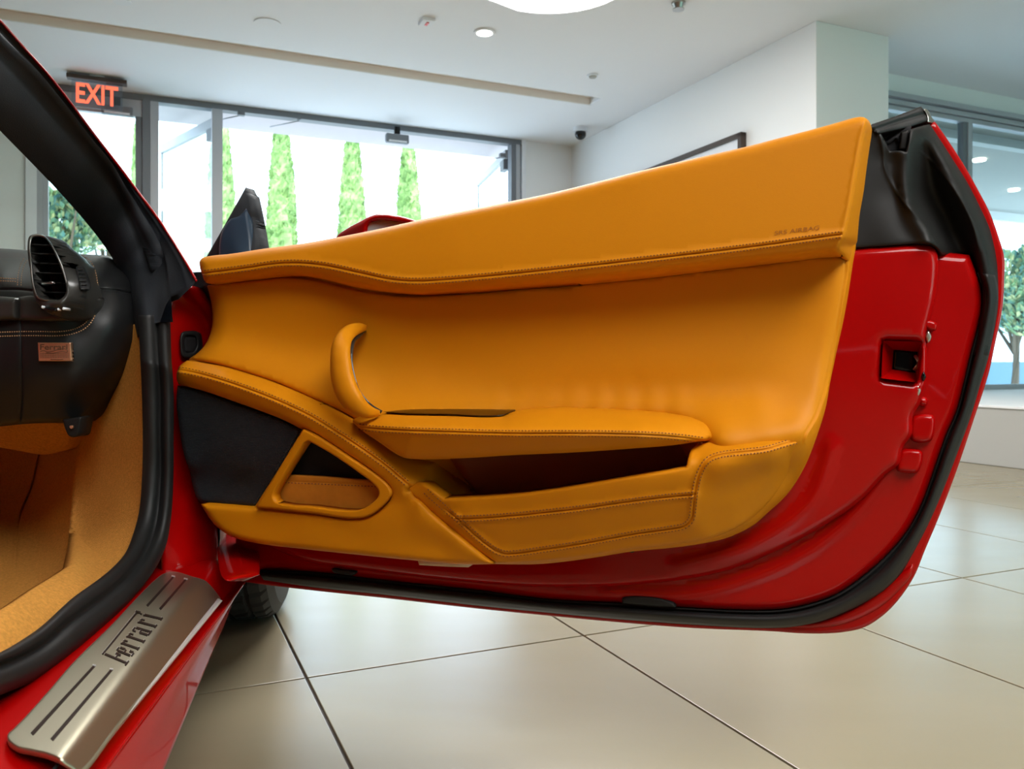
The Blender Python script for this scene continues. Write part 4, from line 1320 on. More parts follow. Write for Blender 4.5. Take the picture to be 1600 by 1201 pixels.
# step light, trim clip, weather strip at the front corner, hinge column
relief('step_light', DOOR, [(653, 876, 'c'), (733, 880, 'c'), (732, 886, 'c'), (700, 885), (655, 882.5, 'c')], .062, mat('cream_lens', (.75, .60, .45), .3), door, edge=(0, 0), back=.02, res=6, step=6)
relief('trim_clip', DOOR, [(981, 860), (988, 858), (993, 860), (988, 863.5)], .05, M['dark'], door, edge=(2, .002), back=.02, res=3, step=2)
relief('corner_weatherstrip', DOOR, [(302, 425, 'c'), (314, 424.5), (325, 425, 'c'), (330, 450), (338, 484, 'c'), (328, 482), (315, 474), (300, 460), (296, 450)], [(305, 430, -.01), (330, 470, -.01), (320, 450, .0)], M['rubber'], door, edge=(6, .008), back=.03, res=4, step=3)
relief('hinge_column', DOOR, [(342, 815, 'c'), (372, 815, 'c'), (381, 850), (383, 885), (380, 908, 'c'), (350, 905), (340, 870)], [(345, 850, -.02), (365, 860, .0), (380, 860, -.02)], M['red'], door, edge=(10, .02), back=.04, res=5, step=3)

# ------------------------------------------------------------------ mirror sail and mirror
sail, hf_s = relief('mirror_sail', DOOR, [(322, 402, 'c'), (345, 362), (384, 292.5, 'c'), (388.5, 302, 'c'), (392, 304, 'c'), (400, 342), (410, 402, 'c')],
                    [(330, 395, .0), (384, 296, -.03), (395, 340, -.02), (408, 395, .0), (396, 390, .012), (390, 330, -.012), (365, 380, .012)], M['cloth'], door, edge=(4, .005), back=.025, res=5, step=3,
                    feats=[(cr([(389, 306), (395, 345), (401, 398)]), [(-5, 0), (-2, .001), (0, .0015), (2, .001), (5, 0)])])
M['sailpad'] = mat('flare_tinted_pad', (.02, .04, .07), .35)  # blue lens flare tint is put into the pad's colour
relief('tweeter_cover', DOOR, [(342, 402, 'c'), (342, 385), (346, 364), (353, 350), (361, 341.5, 'c'), (374, 337), (384.5, 325.5, 'c'), (386, 340), (391, 370), (395, 402, 'c')],
       [(345, 395, .016), (365, 360, .010), (384, 330, -.004), (372, 395, .024), (392, 395, .016)], M['sailpad'], sail, edge=(4, .004), back=.02, res=5, step=3)
mir = [(520, 392, 'c'), (526, 369), (542, 357), (562, 346), (580, 337), (600, 333), (620, 336), (640, 341), (658, 347), (690, 358), (715, 375), (715, 400, 'c'), (620, 430)]
mrel, hf_m = relief('mirror_housing', DOOR, mir, [(530, 380, -.26), (570, 360, -.20), (600, 345, -.19), (650, 360, -.19), (700, 390, -.20), (600, 400, -.19)], M['red'], door, edge=(7, .014), back=.10, res=5, step=3,
                    holes=[[(572, 362, 'c'), (575, 350), (585, 343.5), (600, 343), (625, 346.5), (660, 352), (685, 362), (695, 380), (690, 392), (600, 396, 'c')]])
relief('mirror_glass', DOOR, [(566, 366, 'c'), (570, 347), (585, 340.5), (600, 340), (625, 343), (660, 348), (690, 359), (700, 380), (692, 398), (590, 402, 'c')], -.212, mat('mirror_glass', (.50, .60, .60), .35, metal=.2), mrel, edge=(0, 0), back=.004, res=8)
# ------------------------------------------------------------------ body: A pillar, seal, jamb
def side(P, h):
    P = np.asarray(P, float)
    return SIDE.at(P[:, 0], P[:, 1], np.full(len(P), 0.0) + h)


def deep(P3, d):
    """push points away from the camera along their own ray, in metres of depth"""
    q = P3 - CAM
    return CAM + q * ((q[:, 1] + d) / q[:, 1])[:, None]


NP = 120
pO = resample(cr([(-90, -62), (0, 33), (37, 75), (75, 117), (105, 155), (150, 215), (185, 260), (215, 300), (250, 347), (287, 405), (307, 440)]), NP)
pG = resample(cr([(-90, -48), (0, 43), (50, 97), (103, 162), (150, 224), (185, 268), (212, 304), (245, 352), (278, 408), (294, 452)]), NP)
pH = resample(cr([(-90, -42), (0, 50), (50, 106), (103, 170), (148, 230), (180, 272), (206, 308), (238, 356), (262, 408), (267, 464)]), NP)
pA = resample(cr([(-90, -34), (0, 56), (50, 101), (100, 160), (140, 212), (175, 255), (200, 297), (215, 320), (235, 357), (250, 382), (260, 407), (264, 450), (270, 503)]), NP)
pB = resample(cr([(-90, -22), (0, 70), (50, 118), (100, 176), (140, 226), (170, 264), (193, 305), (210, 340), (228, 375), (240, 400), (246, 440), (250, 503)]), NP)
pM1 = resample(cr([(-90, -5), (0, 86), (50, 140), (100, 195), (140, 240), (185, 297), (205, 340), (222, 380), (233, 420), (238, 460), (241, 505)]), NP)
pM1b = resample(cr([(-90, 10), (0, 98), (50, 152), (100, 207), (140, 256), (178, 305), (198, 345), (213, 385), (223, 425), (228, 465), (231, 507)]), NP)
pM2 = resample(cr([(-90, 50), (0, 140), (50, 190), (100, 250), (137, 297), (165, 335), (188, 375), (205, 415), (214, 455), (219, 485), (223, 510)]), NP)
pI = resample(cr([(-90, 110), (0, 204), (45, 250), (90, 297), (130, 342), (160, 380), (180, 412), (189, 440), (198, 470), (209, 500), (215, 528)]), NP)
base = side(pA, 0)
_q = np.clip((pA[:, 1] - 290) / 190, 0, 1)
dA = base[:, 1] - .12 * _q * _q * (3 - 2 * _q)


def atY(P, Y):
    r = rays(P[:, 0], P[:, 1])
    return r * Y[:, None] + CAM


curv = [(pO, .000), (pG, .022), (pH, .012), (pA, -.012), (pB, -.004), (pM1, .016), (pM1b, .004), (pM2, .020), (pI, .055)]
rows = [atY(p, dA + d) for p, d in curv]
rows += [atY(pI, dA + .12), atY(pM1, dA + .14), atY(pO, dA + .06)]
loft('windscreen_pillar', rows, M['cloth'], car, closed=True, caps=True)
eo = atY(pO, dA - .002)
loft('roof_edge', [atY(pO + np.array([[-1.2, 1.4]]), dA + .002), atY(pO + np.array([[.2, -.4]]), dA - .006), atY(pO + np.array([[1.9, -2.0]]), dA + .001), atY(pO + np.array([[1.7, -1.8]]), dA + .05), atY(pO, dA + .05)], M['red'], car, closed=True, caps=True)
# gathered fabric gusset at the pillar foot
relief('pillar_gusset', SIDE, [(246, 380, 'c'), (262, 400), (270, 412), (282, 420), (288, 440), (303, 452, 'c'), (292, 458), (275, 463), (263, 465, 'c'), (262, 430), (256, 405)],
       [(250, 385, .014), (262, 430, .014), (285, 445, .012), (300, 452, .006), (270, 425, .030), (280, 450, .020)], M['cloth'], car, edge=(5, .008), back=.03, res=4, step=3)
# door aperture seal
sI = resample(cr([(216, 492), (219, 560), (221, 600), (223, 675), (222, 740), (217, 800), (207, 837), (195, 865), (175, 887), (160, 900), (112, 935), (62, 980), (25, 1005), (0, 1019), (-70, 1052)]), 160)
sG = resample(cr([(243, 492), (246, 560), (249, 600), (250, 675), (250, 750), (241, 825), (225, 864), (200, 897), (175, 920), (112, 966), (62, 1007), (25, 1026), (0, 1035), (-70, 1068)]), 160)
sO = resample(cr([(266, 492), (268, 560), (271, 600), (271.5, 675), (271, 750), (267, 812), (260, 850), (250, 875), (237, 897), (200, 942), (150, 990), (100, 1032), (50, 1065), (0, 1086), (-70, 1118)]), 160)


def mix(a, b, q): return a * (1 - q) + b * q


dS = side(sG, 0)[:, 1]
sp = [(sI, .03), (sI, .005), (mix(sI, sG, .25), -.010), (mix(sI, sG, .55), -.014), (mix(sI, sG, .85), -.006), (sG, .010), (mix(sG, sO, .12), .006), (mix(sG, sO, .3), -.012), (mix(sG, sO, .55), -.018), (mix(sG, sO, .8), -.012), (sO, .006), (sO, .04)]
loft('aperture_seal', [atY(p, dS + d) for p, d in sp], M['rubber'], car, closed=True, caps=True)

# red hinge pillar
jamb_out = [(254, 505, 'c'), (262, 470, 'c'), (266, 456, 'c'), (300, 446, 'c'), (318, 462), (335, 480), (350, 505, 'c'), (348, 640), (350, 780), (340, 830, 'c'), (332, 925, 'c'), (300, 932), (252, 925, 'c'), (252, 700)]
JB = [(255, 470, -1.40), (258, 700, -1.40), (255, 880, -1.34), (290, 465, -1.43), (325, 490, -1.47), (285, 540, -1.43), (320, 560, -1.47), (290, 700, -1.43), (330, 700, -1.48), (300, 800, -1.42), (335, 820, -1.46), (290, 880, -1.36), (315, 890, -1.40), (345, 600, -1.50)]
body, hf_j = relief('body_side', DEPTH, jamb_out, JB, M['red'], car, edge=(8, .01), back=.05, res=7,
                    feats=[(cr([(284, 462), (300, 475), (318, 492), (328, 510)]), [(-7, 0), (-3, .004), (0, .006), (3, .004), (7, 0)])])
gk = [(282, 523), (285, 518.5), (292, 517), (305, 517), (311, 520), (313, 527), (312.5, 545), (307, 555), (299, 559.5), (287, 559), (283, 555), (281.5, 545)]
ckg = np.mean(gk, 0)
gin = [tuple(ckg + (np.array(p) - ckg) * .60) for p in gk]
relief('cable_grommet', DEPTH, gk, [(285, 520, -1.418), (285, 555, -1.418), (311, 530, -1.448)], M['rubber'], body, edge=(4, .006), back=.02, res=3, step=2, holes=[gin])
relief('grommet_well', DEPTH, gin, [(285, 520, -1.424), (285, 555, -1.424), (311, 530, -1.454)], M['dark'], body, edge=(0, 0), back=.002, res=4, step=2)
# gap between pillar and hinge
tube('shut_gap', DEPTH.at([342, 341, 338, 318], [818, 840, 862, 900], np.array([-1.47, -1.47, -1.46, -1.41])), .0035, M['dark'], body, 6)

# ------------------------------------------------------------------ sill top and rocker
NL = 300
c0 = resample(cr([(300, 840), (256, 864), (232, 882), (190, 928), (142, 974), (94, 1016), (46, 1050), (-4, 1073), (-94, 1106), (-1410, 1880)]), NL)
c1 = resample(cr([(330, 868), (300, 884), (250, 899), (225, 922), (175, 975), (112, 1037), (75, 1080), (37, 1122), (14, 1147), (-60, 1225), (-1315, 2408)]), NL)
c1b = resample(cr([(352, 884), (315, 908), (270, 950), (215, 1012), (160, 1078), (110, 1140), (60, 1190), (0, 1262), (-1146, 2511)]), NL)
c2 = resample(cr([(373, 901), (345, 935), (290, 1004), (240, 1066), (180, 1141), (132, 1201), (50, 1303), (-830, 2405)]), NL)
c2b = resample(cr([(377, 904), (351, 938), (296, 1008), (246, 1070), (188, 1143), (142, 1201), (62, 1303), (-800, 2405)]), NL)
c3 = resample(cr([(382, 909), (330, 978), (280, 1045), (220, 1125), (164, 1201), (88, 1303), (-735, 2405)]), NL)
c3b = resample(cr([(383, 911), (331, 983), (282, 1050), (223, 1130), (168, 1204), (92, 1306), (-725, 2405)]), NL)
c4 = resample(cr([(372, 918), (362, 945), (352, 972), (322, 1043), (290, 1120), (257, 1200), (218, 1303), (-410, 2405)]), NL)
lev = [(c0, .270), (mix(c0, c1, .5), .271), (c1, .272), (c1b, .262), (c2, .247), (c2b, .238), (c3, .240), (c3b, .237), (mix(c3b, c4, .5), .206), (mix(c3b, c4, .94), .179), (c4, .175)]
rows = [LEVEL.at(p[:, 0], p[:, 1], np.full(NL, z)) for p, z in lev]
last = rows[-1].copy()
rows += [last - RV * .015 - Z * .006, last - RV * .05 - Z * .06, last - RV * .30 - Z * .06, rows[0] - RV * .05 - Z * .1]
loft('sill', rows, M['red'], car, closed=True, caps=True)
tube('sill_panel_edge', LEVEL.at(c3[:, 0], c3[:, 1], np.full(NL, .2405)), .0016, M['red'], car, 6)
gp = cr([(5, 1149), (20, 1161), (50, 1174), (92, 1186), (88, 1194), (76, 1207)])
tube('panel_gap', LEVEL.at(gp[:, 0], gp[:, 1] + 3, np.full(len(gp), .2675)), .0016, M['dark'], car, 5)

# tread plate
plate = [(12, 1153), (12, 1147), (20, 1139), (37, 1122), (75, 1080), (112, 1037), (175, 975), (225, 922), (245, 903), (255, 896), (270, 892.5), (300, 900), (321, 907), (334, 920), (344.5, 934, 'c'), (290, 1001), (240, 1063), (180, 1137), (130, 1201), (124, 1205, 'c'), (100, 1188), (75, 1177), (50, 1171), (25, 1165)]


def PL(p):
    a_, b_ = np.array([305., 905.]), np.array([95., 1185.])
    t_ = (b_ - a_) / np.linalg.norm(b_ - a_)
    d_ = (p[:, 0] - a_[0]) * -t_[1] + (p[:, 1] - a_[1]) * t_[0]
    d_ = -d_ if ((345 - a_[0]) * -t_[1] + (934 - a_[1]) * t_[0]) < 0 else d_
    return .2790 - .0215 * np.log1p(np.exp(d_ / 2.5)) * 2.5 / 46.0


tread, hf_p = relief('tread_plate', LEVEL, plate, PL, M['steel'], car, edge=(2.5, .0012), back=.005, res=7, step=4)
q2 = cr([(344, 936), (290, 1003), (240, 1064.5), (180, 1139), (131, 1201)], step=5)
loft('plate_edge', [LEVEL.at(q2[:, 0] + dx, q2[:, 1] + dx * .5, np.full(len(q2), z)) for dx, z in ((-3.5, .2585), (-1, .2590), (2, .2560), (4.0, .2500), (3, .244), (-3, .244))], M['bright'], tread, closed=True, caps=True)


def strip(nm, a, b, w, mt, parent, dz=.0006, th=.0012, w2=None):
    a, b = np.array(a, float), np.array(b, float)
    t = (b - a) / np.linalg.norm(b - a); n = np.array([-t[1], t[0]])
    w2 = w if w2 is None else w2
    P = np.array([a + n * w / 2, a - n * w / 2, b - n * w2 / 2, b + n * w2 / 2])
    z = hf_p(P + 0.0) + dz
    up = LEVEL.at(P[:, 0], P[:, 1], z); dn = up - Z * th
    return np.concatenate([up, dn])


def strips(nm, segs, mt, parent, dz=.0006):
    v = []; f = []
    cut = []
    for a, b, w, w2 in segs:
        a, b = np.array(a, float), np.array(b, float); n_ = max(1, int(np.linalg.norm(b - a) / 12))
        for i_ in range(n_):
            q0, q1 = i_ / n_, (i_ + 1) / n_
            cut.append((a + (b - a) * q0, a + (b - a) * q1, w + (w2 - w) * q0, w + (w2 - w) * q1))
    for a, b, w, w2 in cut:
        P = strip(nm, a, b, w, mt, parent, dz, w2=w2); k = len(v); v += list(P)
        f += [(k, k + 1, k + 2, k + 3), (k + 4, k + 7, k + 6, k + 5)] + [(k + i, k + 4 + i, k + 4 + (i + 1) % 4, k + (i + 1) % 4) for i in range(4)]
    return link(nm, mesh(nm, v, f, False, False), mt, parent)


for a, b in (((147, 1040), (50, 1146)), ((174, 1046), (81, 1155)), ((270.5, 901), (230, 946)), ((290, 905), (250, 951))):
    near = a[1] > 1000
    strips('groove', [(a, b, 3.6 if near else 2.6, 5.6 if near else 3.6)], M['etch'], tread)
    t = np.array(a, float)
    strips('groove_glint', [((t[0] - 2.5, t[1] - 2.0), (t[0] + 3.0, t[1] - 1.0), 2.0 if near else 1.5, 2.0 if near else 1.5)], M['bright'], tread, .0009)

# lettering on the plate, drawn stroke by stroke in a 0..7 x 0..1 cell grid
L0, L1 = np.array([197, 1037.]), np.array([255.5, 962.])    # baseline, F to i
T0, T1 = np.array([157, 1020.]), np.array([213, 952.])      # top of the bar


def tx(u, v):
    u = u / 7.0
    a = L0 + (L1 - L0) * u; b = T0 + (T1 - T0) * u
    return a + (b - a) * v


F_ = [((.15, 0), (.15, .86), .16), ((-.15, .0), (.5, .0), .07), ((.15, .46), (.75, .46), .07), ((.75, .36), (.75, .56), .07), ((.0, .92), (6.75, .92), .09), ((6.75, .80), (6.75, .98), .07)]


def ch_e(x): return [((x, .08), (x, .56), .13), ((x, .60), (x + .45, .60), .07), ((x + .48, .56), (x + .48, .36), .13), ((x, .33), (x + .48, .33), .06), ((x, .03), (x + .45, .03), .07), ((x + .48, .05), (x + .48, .2), .10)]


def ch_r(x): return [((x, 0), (x, .62), .14), ((x - .18, .0), (x + .25, .0), .07), ((x - .18, .62), (x, .62), .07), ((x, .52), (x + .38, .62), .07), ((x + .42, .62), (x + .42, .48), .12)]


def ch_a(x): return [((x + .48, 0), (x + .48, .56), .13), ((x, .60), (x + .48, .60), .07), ((x, .60), (x, .48), .10), ((x, .34), (x + .48, .34), .06), ((x, .34), (x, .04), .13), ((x, .02), (x + .68, .02), .07)]


def ch_i(x): return [((x, 0), (x, .62), .14), ((x - .18, .0), (x + .2, .0), .07), ((x - .18, .62), (x, .62), .07), ((x - .03, .72), (x + .03, .78), .1)]


segs = []; gl = []
for a, b, wd in F_ + ch_e(1.15) + ch_r(2.25) + ch_r(3.3) + ch_a(4.2) + ch_r(5.5) + ch_i(6.6):
    p, q = tx(*a), tx(*b)
    horizontal = abs(b[1] - a[1]) < .15
    wpx = 3.3 if not horizontal else 2.3
    segs.append((p, q, wpx, wpx))
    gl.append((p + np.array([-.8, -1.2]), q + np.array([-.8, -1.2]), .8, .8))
strips('lettering', segs, M['etch'], tread, .0008)
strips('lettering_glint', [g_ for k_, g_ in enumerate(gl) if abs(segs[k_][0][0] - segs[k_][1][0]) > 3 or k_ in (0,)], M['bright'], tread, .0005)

# ------------------------------------------------------------------ floor pan, wing and bonnet (keep the car whole from other sides)


def cp(s, t, z):
    return tuple(RV * s + FV * t + Z * z)


bm = bmesh.new()
c = RV * -1.18 + FV * .75 + Z * .165
box_bm(bm, c, RV, FV, Z, 1.5, 2.3, .05, .01)
me = bpy.data.meshes.new('floor_pan'); bm.to_mesh(me); bm.free(); link('floor_pan', me, M['dark'], car)
v = []; f = []
ts = np.linspace(1.62, 3.1, 16)
prof = [(-.36, .20), (-.335, .40), (-.345, .62), (-.38, .70), (-.46, .745), (-.62, .76), (-1.05, .74), (-1.5, .76), (-1.66, .745), (-1.74, .70), (-1.78, .62), (-1.79, .40), (-1.77, .20)]
for t in ts:
    q = (t - 1.62) / 1.48
    for s, z in prof:
        drop = .30 * q ** 1.6 * (1 if z > .5 else .2)
        inn = .10 * q ** 3
        zz = z - drop
        # wheel arch
        d = abs(t - 2.07)
        if z < .65 and d < .37 and (s > -.5 or s < -1.6):
            zz = max(zz, math.sqrt(.37 ** 2 - d * d) + .335) if zz < .7 else zz
        v.append(cp(s + (inn if s < -1.07 else -inn), t, zz))
m_ = len(prof)
for i in range(len(ts) - 1):
    for j in range(m_ - 1):
        f.append((i * m_ + j, i * m_ + j + 1, (i + 1) * m_ + j + 1, (i + 1) * m_ + j))
f.append(tuple((len(ts) - 1) * m_ + j for j in range(m_)))
link('bonnet', mesh('bonnet', v, f, True), M['red'], car)

# ------------------------------------------------------------------ front wheel
RT, WT = .335, .235
_c, _s = math.cos(math.radians(1.5)), math.sin(math.radians(1.5))
WR = RV * _c + FV * _s      # wheel axle, steered a little
WF = FV * _c - RV * _s
wc = RV * -.418 + FV * 2.07 + Z * RT
prof = [(-.5, .72), (-.52, .80), (-.51, .90), (-.46, .965), (-.40, .992), (-.30, 1.0), (-.285, .972), (-.255, .972), (-.24, 1.0), (-.10, 1.0), (-.085, .972), (-.055, .972), (-.04, 1.0), (.04, 1.0), (.055, .972), (.085, .972), (.10, 1.0),
        (.24, 1.0), (.255, .972), (.285, .972), (.30, 1.0), (.40, .992), (.46, .965), (.51, .90), (.52, .80), (.5, .72)]
seg = 240
v = []; f = []
for i in range(seg):
    for w_, r_ in prof:
        sh = 0.0
        if r_ > .985 and abs(w_) > .2 and i % 5 == 0: sh = .018
        if r_ > .985 and abs(w_) <= .2 and (i + 2) % 10 == 0: sh = .018
        an = 2 * math.pi * i / seg + (abs(w_) * .12)
        rr = (r_ - sh) * RT
        v.append(tuple(wc + WR * (w_ * WT) + WF * (math.sin(an) * rr) + Z * (math.cos(an) * rr)))
n_ = len(prof)
for i in range(seg):
    for j in range(n_ - 1):
        f.append((i * n_ + j, i * n_ + j + 1, ((i + 1) % seg) * n_ + j + 1, ((i + 1) % seg) * n_ + j))
tyre = link('front_tyre', mesh('front_tyre', v, f, False), M['tyre'], car)
v = []; f = []
rp = [(.42, .735), (.50, .735), (.505, .715), (.47, .70), (.30, .66), (-.3, .64), (-.45, .70), (-.5, .73), (-.42, .735)]
for i in range(96):
    an = 2 * math.pi * i / 96
    for w_, r_ in rp:
        v.append(tuple(wc + WR * (w_ * WT) + WF * (math.sin(an) * r_ * RT) + Z * (math.cos(an) * r_ * RT)))
for i in range(96):
    for j in range(len(rp) - 1):
        f.append((i * len(rp) + j, i * len(rp) + j + 1, ((i + 1) % 96) * len(rp) + j + 1, ((i + 1) % 96) * len(rp) + j))
link('wheel_rim', mesh('wheel_rim', v, f, True), M['bright'], tyre)
for k in range(5):
    an = 2 * math.pi * k / 5 + .35
    d_ = WF * math.sin(an) + Z * math.cos(an); e_ = np.cross(WR, d_)
    bm = bmesh.new()
    box_bm(bm, wc + WR * (.40 * WT) + d_ * (.38 * RT), d_, e_, WR, .66 * RT, .045, .03, .008)
    me = bpy.data.meshes.new('wheel_spoke'); bm.to_mesh(me); bm.free(); link('wheel_spoke', me, M['bright'], tyre)

# ------------------------------------------------------------------ cabin: carpets
kick = [(232, 500, 'c'), (234, 600), (235, 750), (228, 810), (208, 862), (172, 902), (120, 945), (70, 988), (0, 1032), (-90, 1080, 'c'), (-90, 1000, 'c'), (0, 951), (42, 923), (80, 900), (98, 888, 'c'), (106, 850), (110, 800), (114, 755), (119, 715), (124, 680), (126, 640), (150, 560, 'c'), (190, 515)]
KK = [(232, 520, -1.40), (234, 600, -1.385), (233, 700, -1.37), (228, 800, -1.34), (205, 860, -1.27), (170, 900, -1.17), (112, 940, -1.03), (62, 985, -.93), (0, 1025, -.84), (-60, 1060, -.78), (-60, 985, -.83), (0, 955, -.90), (42, 925, -.99), (80, 902, -1.08), (108, 882, -1.17),
      (190, 560, -1.48), (150, 600, -1.56), (180, 680, -1.48), (140, 680, -1.58), (126, 690, -1.62), (180, 780, -1.44), (140, 770, -1.56), (112, 780, -1.60), (190, 840, -1.33), (150, 850, -1.38), (120, 850, -1.42), (140, 900, -1.18)]
relief('sill_carpet', DEPTH, kick, KK, M['carpet'], car, edge=(0, 0), back=.03, res=6, step=5)
# deep footwell
fw = [(-160, 520, 'c'), (150, 520, 'c'), (160, 700), (150, 860), (130, 960, 'c'), (-160, 1100, 'c')]
FWC = [(-160, 600, -1.98), (0, 600, -2.0), (130, 600, -1.75), (-160, 760, -1.96), (0, 760, -1.98), (60, 760, -1.90), (90, 800, -1.75), (120, 760, -1.68), (140, 850, -1.6), (60, 850, -1.76), (0, 850, -1.74), (-160, 860, -1.70), (90, 900, -1.52), (40, 920, -1.50), (0, 930, -1.48), (-160, 960, -1.36), (0, 1000, -1.25), (100, 950, -1.38), (-160, 1100, -1.05), (50, 705, -1.95), (55, 880, -1.66)]
relief('footwell_carpet', DEPTH, fw, FWC, M['carpet'], car, edge=(0, 0), back=.02, res=14, step=10,
       feats=[(cr([(64, 700), (50, 760), (30, 810), (24, 860), (18, 930)]), [(-8, 0), (-3, .01), (0, -.02), (3, 0), (8, 0)])])
# padded board under the glovebox
relief('footwell_lining', DEPTH, [(-160, 655, 'c'), (105, 655, 'c'), (112, 688), (106, 698), (90, 706), (66, 710), (30, 704), (0, 699), (-160, 690, 'c')], [(-160, 660, -1.55), (0, 660, -1.52), (100, 660, -1.50), (60, 705, -1.58), (0, 698, -1.60), (110, 690, -1.56), (-160, 690, -1.60)], M['carpet'], car, edge=(6, .015), back=.06, res=7, step=5)
# floor mat
bm = bmesh.new(); box_bm(bm, RV * -.86 + FV * 1.42 + Z * .197, RV, FV, Z, .50, .70, .012, .004)
me = bpy.data.meshes.new('floor_mat'); bm.to_mesh(me); bm.free(); link('floor_mat', me, M['carpet'], car)
# bracket with its screw
brk, _ = relief('dash_bracket', DEPTH, [(98, 655, 'c'), (128, 650, 'c'), (125, 668), (121, 681), (116, 683), (108, 681), (102, 670)], -1.40, M['plastic'], car, edge=(3, .004), back=.04, res=4, step=3)
relief('screw', DEPTH, [(109, 665), (114, 665), (114, 668), (111.5, 670), (109, 668)], -1.394, M['copper'], brk, edge=(1, .001), back=.004, res=2, step=1)

# ------------------------------------------------------------------ dashboard
dsh = [(-220, 388, 'c'), (0, 388), (45, 391), (105, 396), (150, 398), (168, 400), (176, 410), (182, 428), (187, 450), (197, 470), (212, 498), (222, 520, 'c'), (213, 534), (200, 547), (185, 568), (172, 592), (160, 615), (150, 634), (137, 649), (122, 661, 'c'), (60, 661), (30, 663), (0, 666), (-220, 668, 'c')]
DS = [(-200, 390, -1.62), (0, 390, -1.62), (100, 398, -1.60), (165, 402, -1.58), (-200, 430, -1.44), (0, 430, -1.44), (100, 430, -1.44), (160, 430, -1.45), (-200, 450, -1.41), (0, 452, -1.41), (150, 452, -1.42), (190, 460, -1.44), (-200, 505, -1.375), (0, 505, -1.375), (120, 510, -1.375), (180, 510, -1.40),
      (215, 520, -1.46), (-200, 600, -1.38), (0, 600, -1.38), (120, 600, -1.385), (165, 590, -1.42), (-200, 660, -1.43), (0, 660, -1.43), (110, 655, -1.43), (145, 630, -1.45)]
gapl = cr([(32, 502), (33, 560), (34, 620), (30, 662)])
seam_h = cr([(130, 452), (152, 452), (170, 452.5), (190, 454)])
gapp = [(-4, 0), (-1.6, -.001), (0, -.008), (1.6, -.001), (4, 0)]
side_roll = cr([(186, 470), (192, 500), (190, 540), (170, 580)])
dash, hf_d = relief('dashboard', DEPTH, dsh, DS, M['blackleather'], car, edge=(9, .03), back=.06, res=7, step=4,
                    feats=[(gapl, gapp), (seam_h, gapp), (cr([(0, 452), (28, 452), (50, 454)]), gapp)])
st1 = cr([(-160, 433), (-60, 435), (0, 436.5), (28, 438)], step=3)
st2 = cr([(30, 447), (31, 430), (35, 414), (41, 403)], step=3)
st3 = cr([(125, 401), (139, 410), (146, 425), (150, 450), (151, 470), (146, 490), (135, 507), (120, 516), (100, 520.5), (60, 521), (37, 521), (0, 522), (-160, 524)], step=3)
stitches('stitching', DEPTH, [(st1, hf_d, -2.2), (st1, hf_d, 2.0), (st2, hf_d, -2.8), (st2, hf_d, 2.8), (st3, hf_d, -3.2), (st3, hf_d, 3.2)], M['thread_tan'], dash, 2.6, 1.1, .0009)
# satin belt
relief('dash_belt', DEPTH, [(-220, 461, 'c'), (0, 463), (28, 465, 'c'), (27, 485), (28, 500, 'c'), (0, 500), (-220, 498, 'c')], -1.350, M['darktrim'], dash, edge=(9, .012), back=.05, res=6, step=4)
relief('dash_belt', DEPTH, [(29.5, 464, 'c'), (52, 462), (70, 470), (110, 478), (143, 462, 'c'), (141, 480), (126, 496), (110, 500.5), (29.5, 500.5, 'c')], [(35, 470, -1.352), (35, 498, -1.348), (100, 495, -1.335), (135, 480, -1.35)], M['darktrim'], dash, edge=(8, .012), back=.05, res=5, step=3)
# right-hand air vent pod
pod_out = [(43, 380), (46, 369), (52, 366), (66, 366), (77, 371), (88, 382), (100, 391), (110, 399), (118, 408), (128, 414), (136, 430), (143, 452), (144, 464), (138, 482), (124, 495), (108, 499), (85, 493), (64, 480), (54, 465), (50, 440)]
openv = [(48.5, 378), (51, 372), (60, 370), (70, 372.5), (77, 380), (88, 402), (97, 425), (103, 447), (102.5, 458), (95, 466.5), (75, 467), (61, 463), (55, 450), (51, 415)]
sideo = [(119.5, 416), (125, 415.5), (131, 425), (136.5, 451), (127.5, 453), (122, 435)]
pod, hf_pod = relief('air_vent', DEPTH, pod_out, [(50, 372, -1.33), (66, 369, -1.34), (50, 440, -1.30), (60, 470, -1.285), (75, 420, -1.30), (105, 440, -1.285), (100, 400, -1.36), (118, 440, -1.33), (100, 478, -1.275), (124, 412, -1.43), (140, 455, -1.38), (128, 440, -1.37), (110, 497, -1.32), (130, 485, -1.345)],
                     M['darktrim'], dash, edge=(8, .016), back=.05, res=3, step=2.5, holes=[openv])
ringo = np.array(cr(openv, True, 3)); cen = ringo.mean(0)
ro = np.r_[ringo, ringo[:1]]


def sc(P, k): 
    d = P - cen
    return cen + d * (1 + k / np.linalg.norm(d, axis=1, keepdims=True))


def vy(P, add): return atY(P, -hf_pod(np.clip(P, [44, 368], [110, 475])) * 0 + (1.30 + (430 - P[:, 1]) * .0004) + add)


